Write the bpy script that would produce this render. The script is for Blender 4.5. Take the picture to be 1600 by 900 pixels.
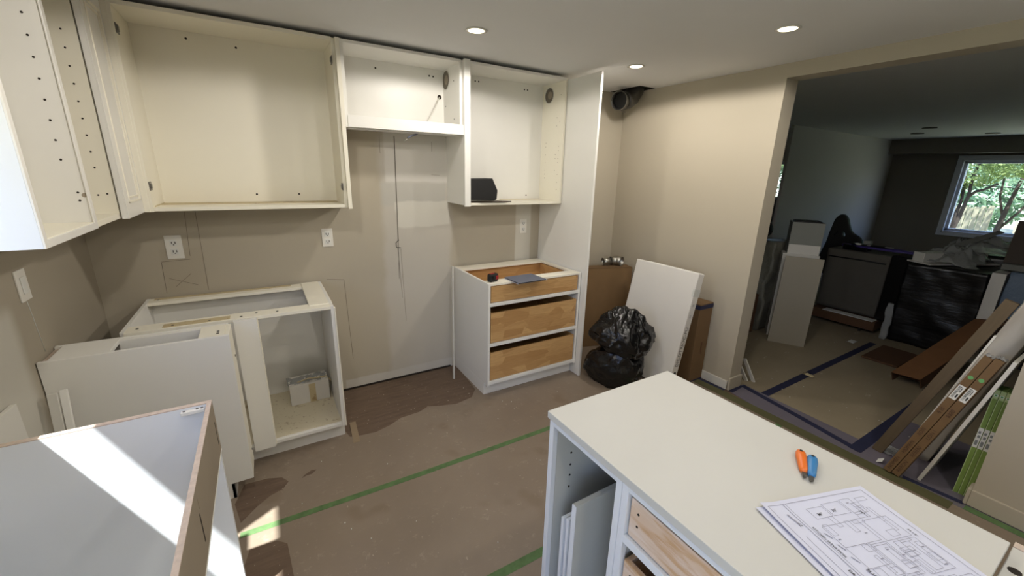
import bpy, bmesh, math, random
from mathutils import Vector, Matrix, noise
random.seed(7)
C = bpy.context.scene.collection
for o in list(bpy.data.objects): bpy.data.objects.remove(o)

# ---------------------------------------------------------------- camera
cam_d = bpy.data.cameras.new('camera'); cam = bpy.data.objects.new('camera', cam_d); C.objects.link(cam)
cam_d.sensor_width = 36; cam_d.lens = 637.0/1600*36; cam_d.clip_start = 0.02; cam_d.clip_end = 300
RX = Vector((0.85713683, -0.51448616, 0.02490877)); UY = Vector((0.12106098, 0.24822023, 0.96110923)); BZ = Vector((-0.50066026, -0.82078664, 0.2750429))
mw = Matrix((RX, UY, BZ)).transposed().to_4x4(); mw.translation = (0, 0, 1.70)
cam.matrix_world = mw
bpy.context.scene.camera = cam
# ---------------------------------------------------------------- view, world, sun
vs = bpy.context.scene.view_settings
vs.view_transform = 'Standard'; vs.look = 'None'; vs.gamma = 1; vs.use_curve_mapping = False
vs.exposure = 0.0
W = bpy.data.worlds.new('sky'); bpy.context.scene.world = W; W.use_nodes = True
nt = W.node_tree; bg = nt.nodes['Background']
sky = nt.nodes.new('ShaderNodeTexSky'); sky.sky_type = 'NISHITA'; sky.sun_disc = False
SUN = Vector((0.452, 0.268, -1.0)).normalized()
sky.sun_elevation = math.asin(-SUN.z); sky.sun_rotation = math.atan2(-SUN.x, -SUN.y)
sky.air_density = 1.0; sky.dust_density = 1.0; sky.ozone_density = 1.0
SKY_STRENGTH = 0.95
bg.inputs['Strength'].default_value = SKY_STRENGTH
tint = nt.nodes.new('ShaderNodeMix'); tint.data_type = 'RGBA'; tint.blend_type = 'MULTIPLY'; tint.inputs[0].default_value = 1.0
tint.inputs[7].default_value = (0.92, 0.90, 1.08, 1)      # camera white balance sits on the warm lamps, so the sky reads bluer
nt.links.new(sky.outputs[0], tint.inputs[6]); nt.links.new(tint.outputs[2], bg.inputs['Color'])
sd = bpy.data.lights.new('sun', 'SUN'); sun = bpy.data.objects.new('sun', sd); C.objects.link(sun)
sd.energy = 20.0; sd.angle = math.radians(0.9); sd.color = (0.96, 0.98, 1.0)
sun.rotation_mode = 'QUATERNION'; sun.rotation_quaternion = SUN.to_track_quat('-Z', 'Y'); sun.location = (-6, -4, 12)
def portal(loc, rot, sx, sy):
    d = bpy.data.lights.new('portal', 'AREA'); d.shape = 'RECTANGLE'; d.size = sx; d.size_y = sy
    d.cycles.is_portal = True
    o = bpy.data.objects.new('portal', d); C.objects.link(o); o.location = loc; o.rotation_euler = rot
portal((-1.02, 1.3, 1.54), (0, math.radians(-90), 0), 0.82, 0.68)
portal((-1.02, -1.15, 1.03), (0, math.radians(-90), 0), 2.0, 1.7)
portal((10.72, 1.0, 1.48), (0, math.radians(90), 0), 1.2, 2.6)
LAMP_POWER = 23.5
LAMP_COLOR = (1.0, 0.94, 0.87)

# ---------------------------------------------------------------- helpers
def lin(r, g, b):
    f = lambda c: (c/255/12.92) if c/255 <= 0.04045 else ((c/255+0.055)/1.055)**2.4
    return (f(r), f(g), f(b), 1)
class NT:
    def __init__(s, m): s.t = m.node_tree; s.n = s.t.nodes; s.l = s.t.links
    def new(s, k, **kw):
        n = s.n.new(k)
        for a, b in kw.items(): setattr(n, a, b)
        return n
    def put(s, v, sock):
        if hasattr(v, 'links') or hasattr(v, 'is_output'): s.l.new(v, sock)
        else: sock.default_value = v
    def math(s, op, a, b=0.0):
        n = s.new('ShaderNodeMath', operation=op); s.put(a, n.inputs[0]); s.put(b, n.inputs[1]); return n.outputs[0]
    def mix(s, f, a, b):
        n = s.new('ShaderNodeMix', data_type='RGBA'); s.put(f, n.inputs[0]); s.put(a, n.inputs[6]); s.put(b, n.inputs[7]); return n.outputs[2]
    def noise(s, vec, scale, detail=4, rough=0.55):
        n = s.new('ShaderNodeTexNoise'); n.inputs['Scale'].default_value = scale; n.inputs['Detail'].default_value = detail
        n.inputs['Roughness'].default_value = rough; s.l.new(vec, n.inputs['Vector']); return n.outputs['Fac']
    def ramp(s, v, lo, hi):
        n = s.new('ShaderNodeMapRange', interpolation_type='SMOOTHSTEP'); s.put(v, n.inputs[0])
        n.inputs[1].default_value = lo; n.inputs[2].default_value = hi; return n.outputs[0]
    def coord(s, kind='Object', scale=None, rot=None):
        o = s.new('ShaderNodeTexCoord').outputs[kind]
        if scale or rot:
            m = s.new('ShaderNodeMapping'); s.l.new(o, m.inputs['Vector'])
            if scale: m.inputs['Scale'].default_value = scale
            if rot: m.inputs['Rotation'].default_value = rot
            o = m.outputs[0]
        return o
    def bump(s, h, st, dist=0.01):
        b = s.new('ShaderNodeBump'); b.inputs['Strength'].default_value = st; b.inputs['Distance'].default_value = dist
        s.l.new(h, b.inputs['Height']); s.l.new(b.outputs[0], s.bsdf.inputs['Normal'])
def base(name, rough=0.5, metal=0.0, spec=0.5):
    m = bpy.data.materials.new(name); m.use_nodes = True; t = NT(m)
    t.bsdf = t.n['Principled BSDF']; t.bsdf.inputs['Roughness'].default_value = rough
    t.bsdf.inputs['Metallic'].default_value = metal; t.bsdf.inputs['Specular IOR Level'].default_value = spec
    return m, t
def plain(name, rgb, rough=0.5, var=0.06, scale=6, bump=0.0, bscale=80, metal=0.0, spec=0.5, stretch=None, bdist=0.002):
    m, t = base(name, rough, metal, spec)
    c = t.coord('Object', stretch)
    a = lin(*rgb); d = tuple(x*(1-2*var) for x in a[:3]) + (1,)
    t.l.new(t.mix(t.noise(c, scale), d, tuple(min(1, x*(1+var)) for x in a[:3])+(1,)), t.bsdf.inputs['Base Color'])
    if bump: t.bump(t.noise(c, bscale), bump, bdist)
    return m
M = {}
M['cream'] = plain('cream_melamine', (236, 231, 214), 0.42, 0.02, 3, 0.03, 60)
M['creamout'] = plain('white_cabinet_paint', (228, 226, 219), 0.4, 0.02, 4, 0.04, 90)
M['coolwhite'] = plain('white_melamine', (226, 229, 232), 0.38, 0.015, 4, 0.03, 90)
M['greyside'] = plain('grey_laminate_inside', (196, 196, 188), 0.45, 0.02, 4)
M['top'] = plain('satin_white_board', (198, 197, 190), 0.5, 0.02, 5, 0.03, 200)
M['ply'] = plain('plywood_edge', (206, 188, 172), 0.7, 0.18, 60, 0.1, 150, stretch=(1, 1, 8))
M['rail'] = plain('shaded_rail_face', (150, 138, 120), 0.6, 0.05, 6)  # dark tone holds the shade of a rail face turned from the window
M['cardboard'] = plain('cardboard', (128, 100, 66), 0.85, 0.07, 7, 0.15, 160)
M['cardboard2'] = plain('brown_cardboard', (110, 85, 55), 0.85, 0.08, 9, 0.15, 160)
M['darkcard'] = plain('dark_cardboard', (92, 64, 42), 0.85, 0.1, 7, 0.15, 160)
M['foam'] = plain('white_packing_sleeve', (214, 210, 202), 0.6, 0.02, 5, 0.1, 30)
M['ink'] = plain('black_print', (30, 28, 26), 0.7)
M['brownink'] = plain('brown_print', (66, 42, 26), 0.8)
M['greyink'] = plain('grey_print', (150, 150, 164), 0.8)
M['black'] = plain('matt_black', (14, 14, 14), 0.55)
M['blackgloss'] = plain('gloss_black', (10, 10, 11), 0.22, 0.1, 5)
M['greybrown'] = plain('grey_brown_card', (92, 78, 58), 0.85, 0.15, 10, 0.1, 60, stretch=(6, 6, 0.6))
M['ductsteel'] = plain('dull_duct_steel', (96, 94, 90), 0.38, 0.15, 14, 0.3, 25, metal=0.85)
M['lidcard'] = plain('open_carton_card', (128, 88, 54), 0.85, 0.08, 8)
M['ventdark'] = plain('vent_opening_grey', (112, 104, 92), 0.8)
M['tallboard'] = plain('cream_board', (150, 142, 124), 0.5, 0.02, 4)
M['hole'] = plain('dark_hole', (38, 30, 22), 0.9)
M['metal'] = plain('galvanised_steel', (170, 168, 160), 0.32, 0.12, 14, 0.25, 30, metal=0.9)
M['steel'] = plain('steel', (120, 118, 114), 0.35, 0.1, 20, metal=0.9)
M['red'] = plain('red_plastic', (150, 22, 30), 0.4)
M['slate'] = plain('slate_blue_sheet', (98, 102, 116), 0.6, 0.05, 20)
M['orange'] = plain('orange_plastic', (226, 112, 30), 0.4)
M['blue'] = plain('blue_plastic', (52, 122, 176), 0.4)
M['paper'] = plain('white_paper', (206, 209, 226), 0.7, 0.01, 10)
M['plate'] = plain('white_plastic_plate', (224, 221, 212), 0.35, 0.01)
M['greenbox'] = plain('green_carton', (120, 146, 70), 0.6, 0.12, 12)
M['greenlight'] = plain('pale_green_carton_edge', (178, 196, 140), 0.6, 0.05, 12)
M['label'] = plain('white_label', (220, 220, 214), 0.6, 0.02)
M['greendot'] = plain('green_sticker', (98, 160, 92), 0.6, 0.02)
M['greytape'] = plain('blue_grey_print', (128, 132, 132), 0.6, 0.02)
M['bluetape'] = plain('blue_masking_tape', (34, 37, 66), 0.75, 0.15, 14)
M['greentape'] = plain('green_masking_tape', (92, 122, 74), 0.8, 0.3, 22)
M['olive'] = plain('dusty_green_tape', (88, 86, 54), 0.85, 0.15, 8)
M['lilac'] = plain('lilac_floor_film', (108, 102, 112), 0.5, 0.08, 5)
M['tantape'] = plain('tan_packing_tape', (142, 124, 100), 0.6, 0.05)
M['greycloth'] = plain('grey_upholstery', (84, 80, 72), 0.9, 0.06, 8, 0.2, 200)
M['greybox'] = plain('grey_board_box', (130, 132, 126), 0.8, 0.04, 8)
M['purple'] = plain('purple_plastic', (62, 46, 120), 0.4)
M['trim'] = plain('white_trim_paint', (206, 203, 194), 0.45, 0.02, 5)
M['frame'] = plain('white_vinyl_frame', (214, 218, 226), 0.4, 0.01)
M['bark'] = plain('tree_bark', (58, 48, 40), 0.95, 0.2, 12, 0.4, 30)
M['fence'] = plain('weathered_fence_board', (154, 146, 122), 0.9, 0.2, 4, stretch=(6, 6, 0.8))
M['lawn'] = plain('bounce_pale_lawn', (168, 168, 136), 0.95, 0.25, 2)
M['siding'] = plain('pale_house_siding', (214, 214, 210), 0.8, 0.02)
M['rose'] = plain('weathered_red_pot', (176, 110, 100), 0.8)
M['brownpanel'] = plain('dark_brown_board', (64, 50, 36), 0.6, 0.08, 4)
M['wrapwhite'] = None

def leafmat(name, a, b):
    m, t = base(name, 0.6)
    i = t.new('ShaderNodeObjectInfo')
    c = t.coord('Object'); f = t.ramp(t.noise(c, 1.7, 6, 0.8), 0.35, 0.65)
    t.l.new(t.mix(f, lin(*a), lin(*b)), t.bsdf.inputs['Base Color'])
    tr = t.new('ShaderNodeBsdfTranslucent'); t.l.new(t.mix(f, lin(*a), lin(*b)), tr.inputs['Color'])
    mx = t.new('ShaderNodeMixShader'); mx.inputs[0].default_value = 0.35
    out = t.n['Material Output']; t.l.new(t.bsdf.outputs[0], mx.inputs[1]); t.l.new(tr.outputs[0], mx.inputs[2]); t.l.new(mx.outputs[0], out.inputs[0])
    return m
M['leaf'] = leafmat('leaf_green', (78, 102, 52), (158, 174, 104))
M['leaf2'] = leafmat('leaf_pale_green', (96, 132, 104), (188, 212, 176))

def glassmat(name, tint=(1, 1, 1, 1), rough=0.0):
    m = bpy.data.materials.new(name); m.use_nodes = True; t = NT(m)
    out = t.n['Material Output']; t.n.remove(t.n['Principled BSDF'])
    tr = t.new('ShaderNodeBsdfTransparent'); tr.inputs[0].default_value = tint
    gl = t.new('ShaderNodeBsdfGlossy'); gl.inputs['Roughness'].default_value = rough
    mx = t.new('ShaderNodeMixShader'); mx.inputs[0].default_value = 0.05; t.l.new(tr.outputs[0], mx.inputs[1]); t.l.new(gl.outputs[0], mx.inputs[2])
    t.l.new(mx.outputs[0], out.inputs[0]); return m
M['glass'] = glassmat('window_glass', (0.97, 0.98, 0.97, 1))
M['farglass'] = glassmat('dimming_window_glass', (0.92, 0.95, 0.95, 1))  # added tint dims the garden view and the daylight through these panes

def film(name, rgb, alpha, rough=0.25):
    m, t = base(name, rough)
    t.bsdf.inputs['Base Color'].default_value = lin(*rgb); t.bsdf.inputs['Alpha'].default_value = alpha
    c = t.coord('Object'); t.bump(t.noise(c, 14, 5, 0.7), 0.8, 0.02); return m
M['film'] = film('clear_plastic_sheet', (190, 192, 190), 0.45)
M['bluefilm'] = film('blue_grey_plastic_wrap', (120, 142, 168), 0.8)
M['whitewrap'] = plain('white_plastic_wrap', (206, 200, 190), 0.3, 0.04, 4, 0.25, 5, bdist=0.02)
def blackplastic(name, sc, rough=0.25, stretch=None):
    m, t = base(name, rough); t.bsdf.inputs['Base Color'].default_value = lin(13, 13, 14)
    c = t.coord('Object', stretch, (0.5, 0, 0) if stretch else None); t.bump(t.noise(c, sc, 4, 0.6), 0.35 if stretch else 0.7, 0.02); return m
M['bag'] = blackplastic('black_bag_plastic', 16, 0.17, (1, 1, 1.001))
M['blackwrap'] = blackplastic('black_wrap_plastic', 4, 0.3, (1, 0.6, 3))

def birch():
    m, t = base('birch_drawer_wood', 0.5)
    c = t.coord('Object')
    v = t.new('ShaderNodeTexVoronoi', feature='F1'); mp = t.new('ShaderNodeMapping'); t.l.new(c, mp.inputs[0])
    mp.inputs['Scale'].default_value = (4.5, 4.5, 18); t.l.new(mp.outputs[0], v.inputs['Vector']); v.inputs['Scale'].default_value = 1; v.inputs['Randomness'].default_value = 0.35
    s = t.new('ShaderNodeSeparateColor'); t.l.new(v.outputs['Color'], s.inputs[0])
    g = t.noise(t.coord('Object', (3, 3, 45)), 3, 6, 0.7)
    a = t.mix(s.outputs[0], lin(176, 134, 84), lin(206, 166, 112))
    b = t.mix(t.ramp(g, 0.35, 0.75), a, lin(152, 112, 66))
    mm = t.new('ShaderNodeMix', data_type='RGBA'); mm.inputs[0].default_value = 0.45; t.l.new(a, mm.inputs[6]); t.l.new(b, mm.inputs[7])
    t.l.new(mm.outputs[2], t.bsdf.inputs['Base Color']); return m
M['birch'] = birch()
def palebirch():
    m, t = base('pale_birch_wood', 0.5)
    c = t.coord('Object', (9, 3, 22)); g = t.noise(c, 1.5, 6, 0.7)
    w = t.ramp(t.noise(t.coord('Object', (2, 2, 9)), 2.5, 2), 0.45, 0.55)
    a = t.mix(w, lin(212, 186, 160), lin(196, 158, 118))
    t.l.new(t.mix(t.ramp(g, 0.4, 0.7), a, lin(222, 204, 188)), t.bsdf.inputs['Base Color']); return m
M['palebirch'] = palebirch()

def box_mask(t, ax, rng, soft, warp, nscale=5, comps=None):
    x, y, z = comps
    wn = t.math('MULTIPLY', t.math('SUBTRACT', t.noise(t.cvec, nscale, 3), 0.5), warp)
    out = None
    for v, (lo, hi) in zip(ax, rng):
        c = t.math('ADD', {'x': x, 'y': y, 'z': z}[v], wn)
        f = t.math('MULTIPLY', t.ramp(c, lo-soft, lo+soft), t.math('SUBTRACT', 1.0, t.ramp(c, hi-soft, hi+soft)))
        out = f if out is None else t.math('MULTIPLY', out, f)
    return out
def wallmat(name, rgb, patches=()):
    m, t = base(name, 0.75, 0, 0.3)
    t.cvec = t.coord('Object'); sp = t.new('ShaderNodeSeparateXYZ'); t.l.new(t.cvec, sp.inputs[0])
    col = t.mix(t.noise(t.cvec, 2.0, 4), tuple(v*0.95 for v in lin(*rgb)[:3])+(1,), lin(*rgb))
    for ax, rng, soft, warp, amt, prgb in patches:
        f = t.math('MULTIPLY', box_mask(t, ax, rng, soft, warp, 4, sp.outputs), amt)
        col = t.mix(f, col, lin(*prgb))
    t.l.new(col, t.bsdf.inputs['Base Color']); t.bump(t.noise(t.cvec, 120, 3), 0.06, 0.002); return m
WB = (180, 171, 153)
M['wall_back'] = wallmat('beige_wall_paint_patched', WB, (
    ('xz', ((0.76, 1.30), (0.02, 1.93)), 0.03, 0.09, 0.55, (196, 192, 184)),
    ('xz', ((0.80, 1.30), (1.60, 1.95)), 0.01, 0.05, 0.8, (206, 202, 194)),
    ('xz', ((0.76, 1.27), (1.43, 1.60)), 0.02, 0.02, 0.6, (178, 176, 168)),
    ('xz', ((0.86, 1.28), (1.26, 1.46)), 0.01, 0.08, 0.8, (208, 204, 192)),
    ('xz', ((0.40, 1.30), (0.0, 0.085)), 0.006, 0.04, 0.8, (198, 194, 186)),
    ('xz', ((1.93, 2.09), (0.9, 1.45)), 0.008, 0.01, 0.75, (208, 205, 194)),
    ('xz', ((-0.56, -0.35), (0.93, 1.2)), 0.01, 0.02, 0.25, (166, 154, 134))))
M['wall'] = wallmat('beige_wall_paint', (178, 169, 151))
M['wall_left'] = wallmat('beige_wall_paint_left', (166, 157, 140), (('yz', ((1.2, 2.2), (0.3, 1.16)), 0.04, 0.05, 0.6, (206, 204, 194)),))
M['wall_grey'] = wallmat('grey_wall_paint', (172, 168, 162))
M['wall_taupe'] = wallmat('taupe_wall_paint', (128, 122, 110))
M['ceil'] = wallmat('ceiling_paint', (222, 222, 222))
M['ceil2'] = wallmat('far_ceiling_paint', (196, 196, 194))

def floorpaper():
    m, t = base('brown_floor_protection_board', 0.5, 0, 0.4)
    t.cvec = t.coord('Object'); c = t.cvec
    col = t.mix(t.noise(c, 1.6, 5, 0.6), lin(118, 104, 90), lin(146, 132, 115))
    col = t.mix(t.math('MULTIPLY', t.ramp(t.noise(t.coord('Object', (2.5, 7, 1)), 3, 5, 0.75), 0.60, 0.74), 0.25), col, lin(184, 170, 152))
    col = t.mix(t.math('MULTIPLY', t.ramp(t.noise(c, 13, 6, 0.8), 0.56, 0.72), 0.4), col, lin(182, 168, 150))
    col = t.mix(t.math('MULTIPLY', t.ramp(t.noise(t.coord('Object', (30, 9, 1), (0, 0, 0.5)), 2.0, 3, 0.6), 0.70, 0.76), 0.6), col, lin(206, 194, 176))
    col = t.mix(t.math('MULTIPLY', t.ramp(t.noise(c, 45, 2, 0.5), 0.73, 0.78), 0.6), col, lin(190, 180, 164))
    col = t.mix(t.math('MULTIPLY', t.ramp(t.noise(c, 3.1, 2), 0.60, 0.7), 0.35), col, lin(108, 88, 64))
    col = t.mix(t.math('MULTIPLY', t.ramp(t.noise(t.coord('Object', (1, 1, 1), (0, 0, 0.9)), 1.1, 6, 0.75), 0.56, 0.72), 0.4), col, lin(96, 82, 70))
    t.l.new(col, t.bsdf.inputs['Base Color'])
    r = t.ramp(t.noise(c, 4, 4), 0.3, 0.8); t.l.new(t.math('ADD', t.math('MULTIPLY', r, 0.25), 0.35), t.bsdf.inputs['Roughness'])
    t.bump(t.noise(c, 30, 5, 0.6), 0.15, 0.002); return m
M['floorpaper'] = floorpaper()
def farpaper():
    m, t = base('tan_floor_paper', 0.7)
    c = t.coord('Object')
    col = t.mix(t.noise(c, 2.2, 5, 0.6), lin(128, 116, 94), lin(154, 142, 118))
    col = t.mix(t.math('MULTIPLY', t.ramp(t.noise(t.coord('Object', (1, 3, 1)), 6, 4, 0.7), 0.62, 0.72), 0.6), col, lin(188, 178, 158))
    t.l.new(col, t.bsdf.inputs['Base Color']); return m
M['farpaper'] = farpaper()
def subfloor():
    m, t = base('worn_dark_subfloor', 0.75)
    c = t.coord('Object', (1, 7, 1))
    col = t.mix(t.noise(c, 5, 6, 0.7), lin(74, 58, 46), lin(122, 102, 84))
    col = t.mix(t.math('MULTIPLY', t.ramp(t.noise(t.coord('Object'), 60, 2), 0.70, 0.75), 0.8), col, lin(200, 190, 176))
    t.l.new(col, t.bsdf.inputs['Base Color']); t.bump(t.noise(c, 20, 5), 0.3, 0.003); return m
M['subfloor'] = subfloor()
def stained(name, rgb, edge):
    m, t = base(name, 0.45)
    c = t.coord('Object'); f = t.ramp(t.noise(c, 9, 5, 0.7), 0.56, 0.68)
    col = t.mix(t.math('MULTIPLY', f, 0.7), lin(*rgb), lin(*edge))
    col = t.mix(t.math('MULTIPLY', t.ramp(t.noise(c, 55, 3), 0.66, 0.70), 0.8), col, lin(120, 84, 48))
    t.l.new(col, t.bsdf.inputs['Base Color']); return m
M['dirty'] = stained('dusty_cabinet_bottom', (212, 202, 176), (150, 130, 92))
M['stain'] = stained('yellowed_edge', (196, 180, 142), (140, 102, 60))

def emis(name, col, st):
    m = bpy.data.materials.new(name); m.use_nodes = True; t = NT(m)
    e = t.new('ShaderNodeEmission'); e.inputs[0].default_value = col; e.inputs[1].default_value = st
    t.n.remove(t.n['Principled BSDF']); t.l.new(e.outputs[0], t.n['Material Output'].inputs[0]); return m
M['lamp'] = emis('lamp_diffuser', (1, 0.90, 0.66, 1), 5)

MAT = {}   # world matrix of every root, kept by name
def link(name, me, mat, parent=None, bevel=0.0, smooth=False):
    o = bpy.data.objects.new(name, me); C.objects.link(o)
    for mm in (mat if isinstance(mat, (list, tuple)) else [mat]): me.materials.append(mm)
    if parent: o.parent = parent; MAT[o.name] = MAT[parent.name]
    else: MAT[o.name] = Matrix.Identity(4)
    if bevel:
        b = o.modifiers.new('bevel', 'BEVEL'); b.width = bevel; b.segments = 2; b.limit_method = 'ANGLE'
    if smooth:
        for p in me.polygons: p.use_smooth = True
    return o
def tag(o, label=None, cat=None, group=None, kind=None):
    if label: o['label'] = label
    if cat: o['category'] = cat
    if group: o['group'] = group
    if kind: o['kind'] = kind
    return o
def root(name, loc=(0, 0, 0), label=None, cat=None, group=None, matrix=None):
    o = bpy.data.objects.new(name, None); C.objects.link(o); o.empty_display_size = 0.05
    m = matrix.copy() if matrix else Matrix.Translation(loc)
    o.matrix_world = m; MAT[o.name] = m
    return tag(o, label, cat, group)
def frame(origin, up, side):
    z = Vector(up).normalized(); x = Vector(side); x = (x - z*x.dot(z)).normalized(); y = z.cross(x)
    m = Matrix((x, y, z)).transposed().to_4x4(); m.translation = origin; return m
BOXF = [(0, 3, 2, 1), (4, 5, 6, 7), (0, 1, 5, 4), (1, 2, 6, 5), (2, 3, 7, 6), (3, 0, 4, 7)]
def mesh(name, V, F):
    me = bpy.data.meshes.new(name); me.from_pydata([tuple(v) for v in V], [], F); me.update(); return me
def boxes(name, bs, mat, parent=None, bevel=0.0, local=False):
    V, F = [], []
    inv = MAT[parent.name].inverted() if (parent and not local) else None
    for b in bs:
        x0, x1, y0, y1, z0, z1 = b; k = len(V)
        for p in ((x0, y0, z0), (x1, y0, z0), (x1, y1, z0), (x0, y1, z0), (x0, y0, z1), (x1, y0, z1), (x1, y1, z1), (x0, y1, z1)):
            V.append(inv @ Vector(p) if inv else Vector(p))
        F += [tuple(k+i for i in f) for f in BOXF]
    return link(name, mesh(name, V, F), mat, parent, bevel)
def raw(name, V, F, mat, parent=None, local=False, smooth=False, bevel=0.0):
    if parent and not local:
        inv = MAT[parent.name].inverted(); V = [inv @ Vector(v) for v in V]
    return link(name, mesh(name, V, F), mat, parent, bevel, smooth)
def tube_data(path, r, n=10, cap=True):
    V, F = [], []; up = Vector((0, 0, 1)); prev = None
    for i, p in enumerate(path):
        p = Vector(p); a = Vector(path[max(0, i-1)]); b = Vector(path[min(len(path)-1, i+1)])
        d = (b-a).normalized()
        x = d.cross(up if abs(d.z) < 0.95 else Vector((1, 0, 0))) if prev is None else (prev - d*prev.dot(d))
        x.normalize(); prev = x; y = d.cross(x); rr = r[i] if isinstance(r, (list, tuple)) else r
        for k in range(n):
            t = 2*math.pi*k/n; V.append(p + x*math.cos(t)*rr + y*math.sin(t)*rr)
    for i in range(len(path)-1):
        for k in range(n):
            F.append((i*n+k, i*n+(k+1) % n, (i+1)*n+(k+1) % n, (i+1)*n+k))
    if cap: F.append(tuple(range(n-1, -1, -1))); F.append(tuple(range((len(path)-1)*n, len(path)*n)))
    return V, F
def tube(name, path, r, mat, parent=None, n=10, local=False, cap=True):
    V, F = tube_data(path, r, n, cap); return raw(name, V, F, mat, parent, local, smooth=True)
def multi(name, parts, mat, parent=None, local=False, smooth=False):
    V, F = [], []
    for v, f in parts:
        k = len(V); V += list(v); F += [tuple(k+i for i in q) for q in f]
    return raw(name, V, F, mat, parent, local, smooth)
def disc(c, ax, r, t=0.0006, n=12):
    c = Vector(c); a = {'x': Vector((1, 0, 0)), 'y': Vector((0, 1, 0)), 'z': Vector((0, 0, 1))}[ax] if isinstance(ax, str) else Vector(ax)
    return tube_data([c-a*t, c+a*t], r, n)
def discs(name, pts, ax, r, mat, parent=None, t=0.0006, local=False, stuff=False):
    o = multi(name, [disc(p, ax, r, t) for p in pts], mat, parent, local)
    if stuff or len(pts) > 1: o['kind'] = 'stuff'
    return o
def strip(a, b, w, t, nrm):
    a, b, nrm = Vector(a), Vector(b), Vector(nrm).normalized(); s = (b-a).normalized().cross(nrm)*w/2; n = nrm*t
    V = [a-s, b-s, b+s, a+s, a-s+n, b-s+n, b+s+n, a+s+n]; return V, BOXF
def poly_sheet(name, pts, z0, z1, mat, parent=None):
    n = len(pts); V = [(x, y, z0) for x, y in pts]+[(x, y, z1) for x, y in pts]
    F = [tuple(range(n-1, -1, -1)), tuple(range(n, 2*n))]+[(i, (i+1) % n, n+(i+1) % n, n+i) for i in range(n)]
    return raw(name, V, F, mat, parent)
def text(name, s, size, mat, parent, m, extrude=0.0002):
    cu = bpy.data.curves.new(name, 'FONT'); cu.body = s; cu.size = size; cu.extrude = extrude; cu.align_x = 'CENTER'; cu.align_y = 'CENTER'
    cu.resolution_u = 2
    tmp = bpy.data.objects.new('tmp', cu); me = bpy.data.meshes.new_from_object(tmp); bpy.data.objects.remove(tmp)
    me.transform(m); return link(name, me, mat, parent)
def struct(o): o['kind'] = 'structure'; return o
T = 0.018

# ================================================================ STRUCTURE
XL, XR, YB, H = -0.86, 3.13, 3.13, 2.44
XR2, YF = 3.28, -2.3
X2, Y2 = 10.50, 3.29
# floor
fl = struct(boxes('floor', [(XL-0.15, X2+0.15, YF-0.1, 5.7, -0.12, -0.004)], M['subfloor']))
pts = [(XL+0.0, YF), (3.06, YF), (3.06, YB), (1.33, YB-0.02), (1.30, 2.66), (1.22, 2.56), (1.08, 2.53), (0.97, 2.56), (0.88, 2.60), (0.80, 2.56), (0.66, 2.55), (0.57, 2.50),
       (0.47, 2.47), (0.38, 2.48), (0.31, 2.50), (0.29, 2.60), (-0.84, 2.60)]
pp = poly_sheet('floor_paper', pts, -0.004, 0.0, M['floorpaper'], fl)
boxes('floor_paper', [(3.27, X2, YF, Y2, -0.0045, -0.0005), (3.28, 7.1, Y2, 5.4, -0.0045, -0.0005)], M['farpaper'], fl)
poly_sheet('floor_film', [(3.06, YF), (3.9, YF), (3.9, 0.78), (3.30, 0.80), (3.34, 1.64), (3.12, 1.62), (3.06, 1.3)], -0.004, 0.0004, M['lilac'], fl)
for p in ([(-0.27, 2.34), (-0.16, 2.33), (-0.09, 2.30), (-0.06, 2.25), (-0.09, 2.20), (-0.15, 2.18), (-0.21, 2.13), (-0.28, 2.05), (-0.31, 2.2)],
          [(-0.24, 1.86), (-0.13, 1.85), (-0.09, 1.81), (-0.075, 1.6), (-0.3, 1.6)],
          [(0.02, 2.26), (0.06, 2.285), (0.085, 2.275), (0.06, 2.25), (0.03, 2.25), (0.005, 2.24)]):
    poly_sheet('torn_patch', p, -0.001, 0.0004, M['subfloor'], fl)
# tapes lie on the floor: children of the floor
multi('green_tape', [strip((-0.28, 1.965, 0.0005), (0.6, 1.945, 0.0005), 0.036, 0.0004, (0, 0, 1)), strip((0.58, 1.945, 0.0008), (3.03, 1.935, 0.0008), 0.036, 0.0004, (0, 0, 1))], M['greentape'], fl)
multi('green_tape', [strip((0.55, 1.185, 0.0006), (3.03, 1.17, 0.0006), 0.042, 0.0004, (0, 0, 1))], M['greentape'], fl)
multi('green_tape', [strip((3.03, 0.30, 0.001), (3.04, 1.90, 0.001), 0.09, 0.0004, (0, 0, 1))], M['olive'], fl)
multi('green_tape', [strip((3.085, -1.6, 0.0012), (3.085, 0.26, 0.0012), 0.05, 0.0004, (0, 0, 1))], M['greentape'], fl)
multi('blue_tape', [strip((3.31, 1.63, 0.001), (3.22, 1.1, 0.001), 0.05, 0.0004, (0, 0, 1)), strip((3.23, 1.16, 0.0012), (3.15, 0.75, 0.0012), 0.05, 0.0004, (0, 0, 1))], M['bluetape'], fl)
multi('blue_tape', [strip((3.33, 1.455, 0.001), (5.52, 1.47, 0.001), 0.06, 0.0004, (0, 0, 1))], M['bluetape'], fl)
multi('blue_tape', [strip((3.13, 0.775, 0.0014), (4.36, 0.77, 0.0014), 0.07, 0.0004, (0, 0, 1))], M['bluetape'], fl)
multi('blue_tape', [strip((3.12, 1.62, 0.0016), (3.30, 1.635, 0.0016), 0.04, 0.0004, (0, 0, 1)), strip((3.10, 1.66, 0.0016), (3.08, 2.0, 0.0016), 0.03, 0.0004, (0, 0, 1))], M['bluetape'], fl)
multi('blue_tape', [strip((3.12, 0.27, 0.0016), (3.09, 0.52, 0.0016), 0.035, 0.0004, (0, 0, 1))], M['bluetape'], fl)
multi('tan_tape', [strip((0.355, 2.66, 0.0006), (0.338, 2.42, 0.0006), 0.04, 0.0004, (0, 0, 1))], M['tantape'], fl)
random.seed(11)
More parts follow.
